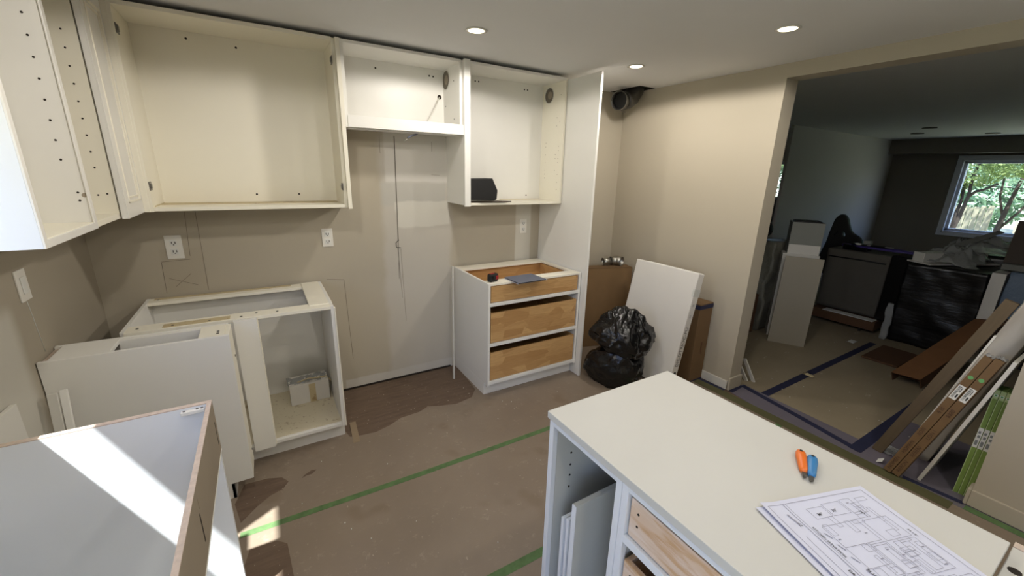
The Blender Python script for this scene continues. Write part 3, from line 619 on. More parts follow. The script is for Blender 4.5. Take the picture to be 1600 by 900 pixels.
# sink base cabinet, foreground left
sb = root('sink_base_cabinet', (-0.54, 1.2, 0), 'nearest open-topped sink base cabinet with plywood edges and a streak of sun inside', 'cabinet')
Y0, Y1, XS = 0.68, 1.62, -0.235
boxes('side_panel', [(XL+.004, XS-.0022, Y1-T, Y1, 0.09, 0.8999), (XL+.004, XS-.075, Y1-T, Y1, 0.0, 0.09)], M['coolwhite'], sb, 0.0008)
boxes('edge_banding', [(XL+.004, XS+.0005, Y1-T, Y1, 0.90, 0.9035)], M['ply'], sb)
boxes('side_panel', [(XL+.004, XS-.001, Y0, Y0+T, 0.0, 0.90)], M['coolwhite'], sb, 0.0008)
boxes('bottom_panel', [(XL+.004, XS-.002, Y0+T, Y1-T, 0.09, 0.108)], M['coolwhite'], sb)
boxes('back_panel', [(XL+.004, XL+.016, Y0+T, Y1-T, 0.108, 0.90)], M['coolwhite'], sb)
fr = boxes('front_rail', [(XS-.002, XS+.0005, Y0, Y1-0.0, 0.705, 0.90)], M['rail'], sb)
boxes('rail_core', [(XS-.013, XS-.002, Y0+T, Y1-T, 0.705, 0.90)], M['coolwhite'], fr)
boxes('rail_top_edge', [(XS-.013, XS+.0005, Y0, Y1-T, 0.90, 0.9036)], M['ply'], fr)
boxes('rail_edge_highlight', [(XS-.020, XS+.002, Y0, Y1, 0.7015, 0.705)], M['label'], fr)  # white strip paints the bright lit line along the rail's lower edge
boxes('slot', [(XS+.0005, XS+.0012, 1.583, 1.589, 0.742, 0.832), (XS+.0005, XS+.0012, 1.126, 1.133, 0.745, 0.832), (XS+.0005, XS+.0012, 0.8, 0.807, 0.745, 0.832)], M['hole'], fr)
boxes('pencil_line', [(XS+.0005, XS+.0010, 1.140, 1.1425, 0.84, 0.87)], M['rail'], fr)
br_ = boxes('corner_brace', [(-0.32, -0.255, Y1-T-.016, Y1-T, 0.880, 0.893)], M['plate'], sb, 0.002)
discs('screw', [(-0.31, Y1-T-.008, 0.8935), (-0.275, Y1-T-.006, 0.8935), (-0.262, Y1-T-.006, 0.8935)], 'z', 0.004, M['steel'], br_, 0.0008)
boxes('toe_kick', [(XS-.09, XS-.075, Y0, Y1, 0.0, 0.09)], M['coolwhite'], sb)

# trim offcuts leaning in the gap between the two
def board(name, a, b, w, t, mat, label, cat, side=(1, 0, 0), group=None, bevel=0.001):
    a, b = Vector(a), Vector(b); m = frame(a, b-a, side); L = (b-a).length
    r = root(name, (0, 0, 0), label, cat, group, matrix=m)
    o = boxes('board', [(-w/2, w/2, -t/2, t/2, 0, L)], mat, r, bevel, local=True)
    return r
board('trim_offcut', (-0.80, 2.02, 0.0), (-0.815, 2.19, 0.795), 0.03, 0.016, M['trim'], 'slim white trim strip leaning in the gap behind the sink cabinet, nearer the wall', 'board', group=None)
board('trim_offcut', (-0.765, 1.98, 0.0), (-0.785, 2.20, 0.80), 0.022, 0.014, M['creamout'], 'slim white trim strip leaning in the gap behind the sink cabinet, nearer the room', 'board')
board('white_shelf_board', (-0.82, 1.86, 0.0), (-0.845, 1.90, 0.865), 0.20, 0.016, M['trim'], 'white shelf board leaning on the left wall behind the sink cabinet', 'board', side=(0, 1, 0))

# drawer cabinet
dc = root('drawer_cabinet', (1.75, 2.8, 0), 'white base cabinet with three bare wood drawers beside the end panel', 'cabinet')
XA, XB, YD = 1.318, 2.178, 2.485
boxes('side_panel', [(XA, XA+T, YD, 3.11, 0.10, 0.918), (XA, XA+T, YD+.065, 3.11, 0.0, 0.10)], M['creamout'], dc, 0.001)
boxes('side_panel', [(XB-T, XB, YD, 3.11, 0.10, 0.918), (XB-T, XB, YD+.065, 3.11, 0.0, 0.10)], M['creamout'], dc, 0.001)
boxes('bottom_panel', [(XA+T, XB-T, YD, 3.11, 0.112, 0.13)], M['creamout'], dc)
boxes('back_panel', [(XA+T, XB-T, 3.098, 3.11, 0.13, 0.90)], M['creamout'], dc)
boxes('back_stretcher', [(XA+T, XB-T, 2.99, 3.11, 0.900, 0.917)], M['cream'], dc, 0.001)
boxes('front_stretcher', [(XA+T, XB-T, YD, YD+.10, 0.902, 0.918)], M['cream'], dc, 0.001)
boxes('side_stretcher', [(XB-T-.03, XB-T, YD+.1, 2.99, 0.902, 0.918)], M['cream'], dc, 0.001)
boxes('rail', [(XA+.003, XB-.003, YD-.002, YD+.02, 0.745, 0.770)], M['creamout'], dc, 0.001)
boxes('rail', [(XA+.003, XB-.003, YD-.002, YD+.02, 0.426, 0.451)], M['creamout'], dc, 0.001)
boxes('rail', [(XA+.003, XB-.003, YD-.002, YD+.02, 0.112, 0.140)], M['creamout'], dc, 0.001)
boxes('toe_kick', [(XA+T, XB-T, YD+.065, YD+.08, 0.0, 0.112)], M['creamout'], dc, 0.001)
def drawer(z0, z1, h):
    a, b = XA+T+.008, XB-T-.010; y0, y1 = YD+.006, 3.04
    o = boxes('drawer', [(a, b, y0, y0+.014, z0, z1)], M['birch'], dc, 0.001)
    boxes('drawer_side', [(a, a+.014, y0+.014, y1, z0, z1)], M['birch'], o, 0.001)
    boxes('drawer_side', [(b-.014, b, y0+.014, y1, z0, z1)], M['birch'], o, 0.001)
    boxes('drawer_back', [(a+.014, b-.014, y1-.014, y1, z0, z1)], M['birch'], o, 0.001)
    boxes('drawer_floor', [(a+.014, b-.014, y0+.014, y1-.014, z0+.01, z0+.018)], M['birch'], o)
drawer(0.775, 0.895, 0); drawer(0.456, 0.690, 0); drawer(0.145, 0.372, 0)
board('filler_strip', (1.215, 2.90, 0.0), (1.268, 3.02, 0.945), 0.012, 0.022, M['trim'], 'thin white wooden strip leaning upright against the left side of the drawer cabinet', 'board', side=(1, 0, 0))
# tape measure
tm = root('tape_measure', (1.38, 2.54, 0.918), 'red and black tape measure on the front left corner of the drawer cabinet', 'tape measure')
mm = frame((1.385, 2.545, 0.918), (0, 0, 1), (1, 0.25, 0)); tm.matrix_world = mm; MAT[tm.name] = mm
boxes('case', [(-0.042, 0.042, -0.022, 0.022, 0.0, 0.062)], M['black'], tm, 0.014, local=True)
boxes('red_grip', [(-0.012, 0.043, -0.0235, 0.0235, 0.012, 0.052)], M['red'], tm, 0.01, local=True)
multi('face_disc', [disc((-0.004, -0.024, 0.034), 'y', 0.015, 0.0015, 18)], M['black'], tm, local=True)
boxes('red_top', [(-0.03, 0.01, -0.012, 0.012, 0.058, 0.0635)], M['red'], tm, 0.002, local=True)
# slate notebook
nb = root('slate_notebook', (1.63, 2.48, 0.918), 'flat slate-blue notebook lying on the front rail of the drawer cabinet', 'notebook', matrix=frame((1.632, 2.487, 0.919), (0, 0, 1), (1, 0.04, 0)))
boxes('cover', [(-0.125, 0.125, -0.098, 0.098, 0.008, 0.0115)], M['slate'], nb, 0.001, local=True)
boxes('pages', [(-0.122, 0.123, -0.095, 0.095, 0.0025, 0.008)], M['black'], nb, local=True)
boxes('back_cover', [(-0.125, 0.14, -0.09, 0.098, 0.0, 0.0025)], M['paper'], nb, local=True)

# ================================================================ ISLAND
isl = root('island_cabinet', (1.04, 0.5, 0), 'white island cabinet with broad white top, drawings and knives lying on it', 'cabinet')
ix0, ix1, iy0, iy1 = 0.742, 1.343, 0.033, 0.960
boxes('top_board', [(ix0-.003, ix1, iy0, iy1, 0.905, 0.93)], M['top'], isl, 0.0015)
xf = 0.750
boxes('side_panel', [(xf, ix1-.01, iy1-.022, iy1-.004, 0.0, 0.905)], M['coolwhite'], isl, 0.001)
boxes('divider', [(xf+.004, ix1-.02, 0.605, 0.640, 0.0, 0.905)], M['greyside'], isl)
boxes('far_wall', [(ix1-.022, ix1-.01, iy0+.01, iy1-.022, 0.0, 0.905)], M['coolwhite'], isl)
boxes('side_panel', [(xf, ix1-.01, iy0+.004, iy0+.022, 0.0, 0.905)], M['coolwhite'], isl, 0.001)
boxes('inner_lining', [(xf+.02, ix1-.022, iy1-.024, iy1-.0225, 0.1, 0.9)], M['greyside'], isl)
boxes('open_bay_bottom', [(xf+.004, ix1-.022, 0.64, iy1-.024, 0.10, 0.118)], M['greyside'], isl)
boxes('stile', [(xf-.002, xf+.018, iy1-.026, iy1-.004, 0.10, 0.905)], M['coolwhite'], isl, 0.001)
boxes('stile', [(xf-.002, xf+.018, 0.624, 0.645, 0.10, 0.903)], M['coolwhite'], isl, 0.001)
boxes('stile', [(xf-.002, xf+.018, 0.600, 0.622, 0.10, 0.903)], M['coolwhite'], isl, 0.001)
boxes('rail', [(xf-.001, xf+.018, 0.645, iy1-.026, 0.880, 0.903)], M['coolwhite'], isl, 0.001)
boxes('rail', [(xf-.001, xf+.018, 0.06, 0.600, 0.880, 0.903)], M['coolwhite'], isl, 0.001)
boxes('stile', [(xf-.002, xf+.018, iy0+.004, 0.06, 0.10, 0.903)], M['coolwhite'], isl, 0.001)
boxes('rail', [(xf-.001, xf+.018, 0.06, 0.600, 0.712, 0.738)], M['coolwhite'], isl, 0.001)
boxes('rail', [(xf-.001, xf+.018, 0.06, 0.600, 0.40, 0.425)], M['coolwhite'], isl, 0.001)
for z0, z1, x in ((0.745, 0.868, xf+.006), (0.43, 0.655, xf+.006)):
    o = boxes('drawer', [(x, x+.015, 0.075, 0.592, z0, z1)], M['palebirch'], isl, 0.001)
    boxes('drawer_side', [(x+.015, 1.25, 0.577, 0.592, z0, z1), (x+.015, 1.25, 0.075, 0.09, z0, z1), (1.235, 1.25, 0.09, 0.577, z0, z1), (x+.015, 1.235, 0.09, 0.577, z0+.01, z0+.02)], M['palebirch'], o, 0.001)
    discs('screw_hole', [(x-.0005, 0.565, z1-.035), (x-.0005, 0.565, z1-.075)], 'x', 0.0035, M['hole'], o, 0.0008)
discs('shelf_pin_holes', [(0.80, iy1-.0245, z) for z in (0.86, 0.835)]+[(0.835, iy1-.0245, z) for z in (0.80, 0.745, 0.695, 0.65, 0.60)], 'y', 0.004, M['hole'], isl, 0.001, stuff=True)
# panels stored inside the open bay
def stored(y, x0, x1, z, t, label, mat, lip=False):
    r = root('cabinet_door', ((x0+x1)/2, y, 0.118), label, 'door')
    boxes('panel', [(x0, x1, y-t/2, y+t/2, 0.118, z)], mat, r, 0.0015)
    boxes('front_edge', [(x0-.002, x0, y-t/2, y+t/2, 0.118, z)], M['coolwhite'], r)
    if lip: boxes('top_bead', [(x0, x1, y-t/2+.004, y-t/2+.007, z, z+.0015)], M['greyside'], r)
    return r
stored(0.812, 0.757, 1.30, 0.655, 0.020, 'tallest grey-faced door stored upright in the open bay of the island', M['greyside'], True)
stored(0.842, 0.760, 1.22, 0.572, 0.012, 'white door stored in the island bay just behind the tallest one', M['coolwhite'])
stored(0.868, 0.760, 1.20, 0.556, 0.012, 'white door stored in the island bay, furthest from the drawers', M['coolwhite'])
# neighbouring unfinished cabinet
oc = root('base_cabinet', (1.05, -0.3, 0), 'unfinished base cabinet end with plywood edge and bored brace, right of the island top', 'cabinet')
boxes('side_panel', [(0.78, 1.40, 0.010, 0.029, 0.0, 0.897)], M['coolwhite'], oc)
boxes('far_wall', [(1.382, 1.40, -0.62, 0.010, 0.0, 0.90)], M['coolwhite'], oc)
boxes('edge_banding', [(1.380, 1.402, -0.62, 0.029, 0.90, 0.904)], M['ply'], oc)
boxes('corner_brace', [(1.16, 1.380, -0.14, 0.029, 0.897, 0.902)], M['top'], oc, 0.002)
discs('bored_hole', [(1.288, 0.012, 0.9022)], 'z', 0.011, M['hole'], oc, 0.0008)
boxes('side_panel', [(0.78, 1.40, -0.62, -0.602, 0.0, 0.90)], M['coolwhite'], oc)
# utility knives
def knife(name, a, b, mat, label):
    a, b = Vector(a), Vector(b); d = b-a; L = d.length
    m = frame(a, d, (0, 0, 1)); r = root(name, (0, 0, 0), label, 'knife', matrix=m)
    n = 14; prof = [(0.0, .3), (0.004, .72), (0.012, 1.0), (0.03, 1.08), (0.055, .95), (0.085, .82), (0.094, .62), (0.096, .3)]
    V, F = [], []
    for z, s in prof:
        for k in range(n):
            t = 2*math.pi*k/n; c_, s_ = math.cos(t), math.sin(t)
            V.append((abs(c_)**.7*math.copysign(1, c_)*0.0095*s, abs(s_)**.8*math.copysign(1, s_)*0.0125*s, z*L/0.122))
    for i in range(len(prof)-1):
        for k in range(n): F.append((i*n+k, i*n+(k+1) % n, (i+1)*n+(k+1) % n, (i+1)*n+k))
    F += [tuple(range(n-1, -1, -1)), tuple(range((len(prof)-1)*n, len(prof)*n))]
    raw('handle', V, F, mat, r, local=True, smooth=True)
    boxes('blade', [(-.0015, .0015, -.005, .005, L*.78, L*.93)], M['steel'], r, local=True)
    raw('blade_tip', [(-.001, -.005, L*.93), (-.001, .005, L*.93), (-.001, .003, L), (.001, -.005, L*.93), (.001, .005, L*.93), (.001, .003, L)], [(0, 1, 2), (5, 4, 3), (0, 3, 4, 1), (1, 4, 5, 2), (2, 5, 3, 0)], M['steel'], r, local=True)
    multi('lanyard_hole', [disc((0.0098, 0, L*.10), 'x', 0.004, .0006, 12)], M['ink'], r, local=True)
knife('utility_knife', (1.253, 0.424, 0.941), (1.146, 0.362, 0.936), M['orange'], 'orange-handled utility knife on the island top')
knife('utility_knife', (1.257, 0.394, 0.941), (1.146, 0.347, 0.936), M['blue'], 'blue-handled utility knife on the island top')
# drawings
def sheet(mx, w, h, zoff, curl, parent, name='sheet', seed=0):
    nx, ny = 18, 22; V, F = [], []
    for j in range(ny+1):
        for i in range(nx+1):
            u, v = i/nx, j/ny
            z = zoff + curl*(max(0, 0.18-u)/0.18)**2*0.018*(1-v) + 0.002*(1+noise.noise((u*3, v*3, seed)))*(.3+curl) + curl*max(0, .1-v)/.1*0.004 + curl*(max(0, u-.8)/.2)**2*.006*v
            V.append((u*w, -v*h, z))
    for j in range(ny):
        for i in range(nx): a = j*(nx+1)+i; F.append((a, a+1, a+nx+2, a+nx+1))
    return raw(name, V, F, M['paper'], parent, local=True, smooth=True), (nx, ny, V)
u = Vector((0.95, -0.312, 0)).normalized(); A0 = Vector((0.950, 0.374, 0.9305))
mt = Matrix((u, Vector((0, 0, 1)).cross(u), Vector((0, 0, 1)))).transposed().to_4x4(); mt.translation = A0
dp = root('floor_plan_drawings', (0, 0, 0), 'sheaf of printed kitchen plans lying on the island top', 'drawings', matrix=mt)
s0, _ = sheet(None, 0.30, 0.43, 0.0004, 0.15, dp, seed=2)
s0.location = (-0.016, -0.006, 0)
s1, _ = sheet(None, 0.302, 0.43, 0.0016, 0.25, dp, seed=5)
s1.location = (0.004, -0.002, 0); s1.rotation_euler = (0, 0, -0.015)
s2, (nx, ny, SV) = sheet(None, 0.312, 0.44, 0.0030, 0.3, dp, seed=8)
def zat(x, y):
    i = min(nx, max(0, round(x/0.312*nx))); j = min(ny, max(0, round(-y/0.44*ny))); return SV[j*(nx+1)+i][2]+0.0012
def ln(x0, y0, x1, y1, w=0.0006):
    n = max(1, int(math.hypot(x1-x0, y1-y0)/0.03)); out = []
    for k in range(n):
        a = (x0+(x1-x0)*k/n, y0+(y1-y0)*k/n); b = (x0+(x1-x0)*(k+1)/n, y0+(y1-y0)*(k+1)/n)
        out.append(strip((a[0], a[1], zat(*a)), (b[0], b[1], zat(*b)), w, 0.0002, (0, 0, 1)))
    return out
L = []
def rect(x, y, w, h, t=0.0006):
    return ln(x, y, x+w, y, t)+ln(x, y, x, y-h, t)+ln(x+w, y, x+w, y-h, t)+ln(x, y-h, x+w, y-h, t)
L += rect(0.012, -0.012, 0.285, 0.41, 0.0008) + ln(0.055, -0.012, 0.055, -0.42, 0.0012)+ln(0.062, -0.012, 0.062, -0.42, 0.0006)+ln(0.03, -0.1, 0.03, -0.42, 0.0007)
for (x, y, w, h) in [(0.10, -0.035, 0.045, 0.03), (0.15, -0.03, 0.05, 0.035), (0.205, -0.028, 0.03, 0.045), (0.09, -0.085, 0.10, 0.055), (0.09, -0.14, 0.055, 0.05), (0.15, -0.145, 0.045, 0.075), (0.155, -0.15, 0.035, 0.065),
                     (0.20, -0.09, 0.07, 0.055), (0.21, -0.15, 0.06, 0.075), (0.225, -0.155, 0.02, 0.065), (0.255, -0.16, 0.012, 0.055), (0.10, -0.235, 0.15, 0.05), (0.09, -0.24, 0.04, 0.09), (0.14, -0.245, 0.05, 0.05), (0.20, -0.25, 0.03, 0.06), (0.10, -0.33, 0.16, 0.06), (0.24, -0.24, 0.045, 0.05)]:
    L += rect(x, y, w, h)
random.seed(21)
for k in range(34):
    x = random.choice((0.095, 0.13, 0.155, 0.175, 0.205, 0.225, 0.25)); y = -0.03-random.random()*0.33
    w, h = random.choice(((0.012, 0.03), (0.022, 0.016), (0.03, 0.010), (0.008, 0.04), (0.018, 0.018)))
    L += rect(x, y, w, h, 0.0005)
for k in range(22):
    x = 0.085+random.random()*0.18; y = -0.03-random.random()*0.35
    L += ln(x, y, x+0.007, y, 0.0022)
for k in range(9): L += ln(0.08, -0.10-0.03*k, 0.085, -0.115-0.03*k, 0.0022)
for k in range(5): L += ln(0.10+0.03*k, -0.315, 0.10+0.03*k, -0.375)
for y in (-0.04, -0.25, -0.3, -0.36): L += ln(0.04, y, 0.045, y-0.03, 0.004)
o = multi('printed_lines', L, M['greyink'], dp, local=True)
for s, x, y, sz, rz in [('KITCHEN ELEVATION', 0.068, -0.12, 0.008, -90), ('12', 0.045, -0.07, 0.01, -90), ('36"', 0.12, -0.055, 0.011, 0), ('30"', 0.165, -0.052, 0.011, 0), ('24"', 0.225, -0.07, 0.009, -90), ('84 1/2"', 0.085, -0.2, 0.008, -90), ('DRAWN', 0.045, -0.2, 0.009, -90), ('34 1/2"', 0.28, -0.14, 0.007, -90), ('PLAN', 0.052, -0.27, 0.012, -90)]:
    m_ = Matrix.Translation((x, y, zat(x, y)+0.0003)) @ Matrix.Rotation(math.radians(rz), 4, 'Z')
    text('printed_text', s, sz, M['ink'], dp, m_, 0.0001)
for q in (o, ): q.location = (0, 0, 0)

# ================================================================ RIGHT BACK CORNER
# tall cardboard box
cbx = root('cardboard_box', (2.85, 2.9, 0), 'big brown cardboard box behind the end panel with a duct piece on top', 'box', matrix=frame((2.63, 2.885, 0), (0, 0, 1), (0.95, -0.31, 0)))
boxes('carton', [(-0.36, 0.455, 0.0, 0.125, 0, 0.815)], M['cardboard'], cbx, 0.004, local=True)
boxes('top_flap', [(-0.36, 0.45, -0.002, 0.12, 0.815, 0.821)], M['cardboard2'], cbx, 0.001, local=True)
dpi = root('duct_fitting', (2.98, 2.88, 0.82), 'short galvanised duct elbow lying on the big cardboard box', 'duct')
def ring_tube(name, path, r, mat, parent, n=20):
    o = tube(name, path, r, mat, parent, n, cap=False); s = o.modifiers.new('t', 'SOLIDIFY'); s.thickness = 0.002; return o
ring_tube('collar', [(2.835, 2.93, 0.862), (2.925, 2.91, 0.862)], 0.036, M['metal'], dpi)
ring_tube('elbow', [(2.925, 2.91, 0.864), (2.96, 2.895, 0.866), (2.985, 2.87, 0.868), (2.995, 2.83, 0.868)], [0.04, 0.044, 0.045, 0.045], M['metal'], dpi)
ring_tube('crimp_ring', [(2.922, 2.911, 0.864), (2.931, 2.909, 0.864)], 0.042, M['steel'], dpi)
# ceiling duct
cd = root('ceiling_duct', (3.0, 2.95, H), 'galvanised duct elbow hanging out of the hole in the ceiling corner', 'duct')
ring_tube('open_end', [(2.815, 2.885, 2.325), (2.89, 2.905, 2.335)], 0.076, M['ductsteel'], cd, 24)
ring_tube('elbow', [(2.89, 2.905, 2.335), (2.94, 2.91, 2.345), (2.985, 2.905, 2.375), (3.02, 2.895, 2.43), (3.035, 2.89, 2.52)], [0.078, 0.08, 0.078, 0.074, 0.070], M['ductsteel'], cd, 24)
multi('duct_interior', [disc((2.87, 2.90, 2.333), (0.93, 0.26, 0.08), 0.073, 0.001, 20)], M['black'], cd)
ring_tube('rim', [(2.813, 2.884, 2.325), (2.822, 2.887, 2.326)], 0.079, M['metal'], cd, 24)
tube('hanger_strap', [(2.88, 2.93, 2.27), (2.93, 2.95, 2.255), (2.98, 2.96, 2.25)], 0.004, M['steel'], cd, 6)
# white flat package leaning on the right wall
b_, t_ = Vector((2.680, 2.185, 0.0)), Vector((2.872, 2.185, 0.965))
fm = frame(b_, t_-b_, (0, 1, 0))
fp = root('flat_package', (0, 0, 0), 'large white flat package leaning in the corner behind the rubbish bag', 'package', matrix=fm)
boxes('sleeve', [(-0.315, 0.315, -0.037, 0.037, 0.010, 0.985)], M['foam'], fp, 0.006, local=True)
Lf = 0.935
mt_ = Matrix(((0, 0, -1, -0.3608), (0, -1, 0, 0.0), (-1, 0, 0, 0), (0, 0, 0, 1)))
# text runs up the near edge: text x -> +z local, text y -> along thickness, normal -> -x
mt_ = Matrix(((0, 0, -1, -0.3608), (0, -1, 0, 0), (0, 0, 0, 0.28), (0, 0, 0, 1)))
mt_ = Matrix((( 0, 0, -1, -0.3608), (0, -1, 0, 0.0), (-1, 0, 0, 0.0), (0, 0, 0, 1)))
side_m = Matrix.Identity(4)
side_m.col[0] = (0, 0, 1, 0); side_m.col[1] = (0, 1, 0, 0); side_m.col[2] = (-1, 0, 0, 0)
FLIP = side_m
side_t = lambda z: Matrix.Translation((-0.3158, 0.0, z)) @ side_m
text('side_print', 'DIS-DTRIOC-PU', 0.048, M['ink'], fp, side_t(0.38))
multi('dot_mark', [disc((-0.316, 0.0, 0.155), 'x', 0.014, 0.0006, 16)], M['ink'], fp, local=True)
boxes('tape_strip', [(-0.3162, -0.30, -0.0378, 0.0378, 0.80, 0.86)], M['greyside'], fp, local=True)
text('side_print', 'IIII', 0.03, M['greytape'], fp, side_t(0.64)); text('side_print', 'III', 0.03, M['greytape'], fp, side_t(0.73))
boxes('crushed_top', [(-0.30, 0.2, -0.033, 0.03, 0.982, 0.988)], M['label'], fp, 0.003, local=True)
# brown carton beside it
cn = root('tall_carton', (3.05, 1.95, 0), 'narrow brown carton with blue tape standing between flat package and wall', 'box')
boxes('carton', [(2.94, 3.112, 1.885, 2.10, 0.0, 0.70)], M['cardboard2'], cn, 0.003)
boxes('blue_tape_band', [(2.938, 3.114, 1.883, 2.102, 0.655, 0.69)], M['bluetape'], cn)
boxes('blue_tape_band', [(2.938, 3.114, 1.883, 2.102, 0.0, 0.012)], M['bluetape'], cn)
boxes('hand_hole', [(3.03, 3.045, 1.882, 1.8855, 0.25, 0.36)], M['darkcard'], cn)
# rubbish bag
def blob(name, c, rad, mat, parent, seed, amp=0.2, rings=40, segs=56, pleats=0, fold=0.0):
    V, F = [], []; c = Vector(c)
    for i in range(rings+1):
        th = math.pi*i/rings
        for k in range(segs):
            ph = 2*math.pi*k/segs
            d = Vector((math.sin(th)*math.cos(ph), math.sin(th)*math.sin(ph), math.cos(th)))
            n1 = noise.noise(d*1.3+Vector((seed, 0, 0)))+0.5*noise.noise(d*2.6+Vector((0, seed, 0)))
            r = 1+amp*n1
            if pleats:
                w = noise.noise(d*2+Vector((0, 0, seed)))*2.2
                r += fold*(1-2*abs(math.sin(ph*pleats/2+w)))*math.sin(th)**.6*(0.5+noise.noise(d*3+Vector((seed, seed, 0))))
                r += fold*0.8*(1-2*abs(noise.noise(Vector((d.x*4+seed, d.y*4, d.z*2)))))
            p = c+Vector((d.x*rad[0]*r, d.y*rad[1]*r, d.z*rad[2]*r))
            if p.z < 0.003: p.z = 0.003
            V.append(p)
    for i in range(rings):
        for k in range(segs): F.append((i*segs+k, (i+1)*segs+k, (i+1)*segs+(k+1) % segs, i*segs+(k+1) % segs))
    return raw(name, V, F, mat, parent, smooth=True)
bgx = root('rubbish_bag', (2.5, 2.32, 0), 'shiny black rubbish bag slumped on the floor against the white package', 'bag')
def crumpled_hull(name, pts, mat, parent, seed, cuts=4, amp=0.014):
    bm = bmesh.new()
    for p in pts: bm.verts.new(p)
    r_ = bmesh.ops.convex_hull(bm, input=bm.verts)
    bmesh.ops.delete(bm, geom=[g for g in set(r_['geom_interior']+r_['geom_unused']) if isinstance(g, bmesh.types.BMVert)], context='VERTS')
    for k in range(cuts):
        bmesh.ops.subdivide_edges(bm, edges=bm.edges, cuts=1, use_grid_fill=True, smooth=0.35 if k < 1 else 0.0)
        bm.normal_update()
        sc = (7, 13, 24, 40)[k]; am = amp*(1.3, 0.9, 0.3, 0.1)[k]
        for v in bm.verts:
            q = v.co*sc+Vector((seed, seed*2, 0))
            v.co += v.normal*am*(1-3.2*abs(noise.noise(q)))+Vector((noise.noise(q+Vector((9, 0, 0))), noise.noise(q+Vector((0, 9, 0))), 0))*am
    for v in bm.verts: v.co.z = max(0.002, v.co.z)
    me = bpy.data.meshes.new(name); bm.to_mesh(me); bm.free()
    inv = MAT[parent.name].inverted(); me.transform(inv)
    return link(name, me, mat, parent, 0, True)
def bp(a, b, z): return (2.43+0.857*a+0.52*b, 2.22-0.514*a+0.85*b, z)
crumpled_hull('bag_body', [bp(*q) for q in [(-.27, .02, .13), (-.22, -.02, .27), (-.17, 0, 0), (-.12, -.12, 0), (.0, -.16, 0), (.13, -.08, 0), (.21, .0, .13), (.19, -.03, .30), (-.1, -.19, .12), (.08, -.20, .14), (0, -.18, .3), (-.1, .17, 0), (.1, .17, 0), (-.15, .19, .2), (.12, .19, .25), (-.25, .08, .05), (.17, .06, .02)]], M['bag'], bgx, 2.3)
crumpled_hull('bag_top', [bp(*q) for q in [(-.27, .0, .40), (-.24, .02, .47), (-.12, .0, .60), (-.09, .06, .60), (.0, .0, .645), (.07, -.02, .63), (.17, -.03, .55), (.27, -.03, .42), (.25, -.05, .35), (.1, -.17, .40), (-.08, -.18, .44), (-.16, -.12, .34), (.0, -.19, .30), (.15, -.10, .28), (0, .15, .5), (-.15, .13, .42), (.12, .12, .4), (0, .1, .28)]], M['bag'], bgx, 6.1)
V, F = [], []
# stub baseboard offcuts by the jamb
board('trim_offcut', (3.42, 1.66, 0.0), (3.36, 1.74, 0.19), 0.03, 0.012, M['trim'], 'short white trim offcut leaning by the opening, left of the pair', 'board', side=(0, 1, 0))
board('trim_offcut', (3.46, 1.62, 0.0), (3.40, 1.70, 0.20), 0.03, 0.012, M['trim'], 'short white trim offcut leaning by the opening, right of the pair', 'board', side=(0, 1, 0))
board('tall_trim_strip', (3.38, 1.80, 0.0), (3.33, 1.80, 0.55), 0.02, 0.012, M['creamout'], 'thin pale trim strip standing just beyond the opening corner', 'board', side=(0, 1, 0))

# ================================================================ OPENING CLUTTER
def carton_long(y0, y1, label, seed, texts):
    a = Vector((3.052+0.0*seed, (y0+y1)/2, 0.0)); top = a+Vector((0.135, -0.205, 0.80)); w = abs(y1-y0)
    m = frame(a, top-a, (0, -1, 0)); Lc = (top-a).length+0.02
    r = root('long_carton', (0, 0, 0), label, 'box', 'long narrow cartons in the opening', matrix=m)
    # y axis of frame
    boxes('carton', [(-w/2, w/2, 0.0, 0.07, 0.012, Lc)], M['cardboard2'], r, 0.0015, local=True) if m.col[1][0] > 0 else boxes('carton', [(-w/2, w/2, -0.07, 0.0, 0.012, Lc)], M['cardboard2'], r, 0.0015, local=True)
    s = -1 if m.col[1][0] > 0 else 1
    yy = 0.0006*s
    lb = boxes('barcode_label', [(-w*.40, w*.40, min(0, yy), max(0, yy), 0.575, 0.665)], M['label'], r, local=True)
    random.seed(seed); bars = []
    for k in range(18):
        z = 0.585+0.0042*k; bars.append((-w*.30, w*.05 if k > 8 else -w*.02, min(yy, yy*2), max(yy, yy*2), z, z+random.choice((0.0012, 0.002, 0.0028))))
    bars.append((w*.1, w*.28, min(yy, yy*2), max(yy, yy*2), 0.59, 0.612)); bars.append((w*.12, w*.2, min(yy, yy*2), max(yy, yy*2), 0.625, 0.655))
    boxes('barcode', bars, M['ink'], lb, local=True)
    multi('round_sticker', [disc((0, yy, 0.722), 'y', w*.30, 0.0004, 16)], M['greendot'], r, local=True)
    tm_ = Matrix.Identity(4)
    tm_.col[0] = (0, 0, 1, 0); tm_.col[2] = (0, s, 0, 0); c1_ = Vector((0, s, 0)).cross(Vector((0, 0, 1))); tm_.col[1] = (c1_.x, c1_.y, c1_.z, 0)
    for z, t in texts: text('brown_print', t, 0.026, M['brownink'], r, Matrix.Translation((0, yy*1.2, z)) @ tm_, 0.0002)
    crumple('torn_tape_end', 0, 0.035*-s, Lc, w*1.1, 0.07, 0.03, M['film'], r, 6, 5, seed)
    return r
carton_long(0.608, 0.572, 'left one of the two long brown cartons with barcode labels leaning in the opening', 1, [(0.08, 'NOMEN'), (0.21, 'HOMEN'), (0.33, 'IIOIII'), (0.49, '8 III')])
carton_long(0.568, 0.532, 'right one of the two long brown cartons with barcode labels leaning in the opening', 2, [(0.08, 'REBON'), (0.20, 'REBEN'), (0.33, 'LON I'), (0.49, '8888')])
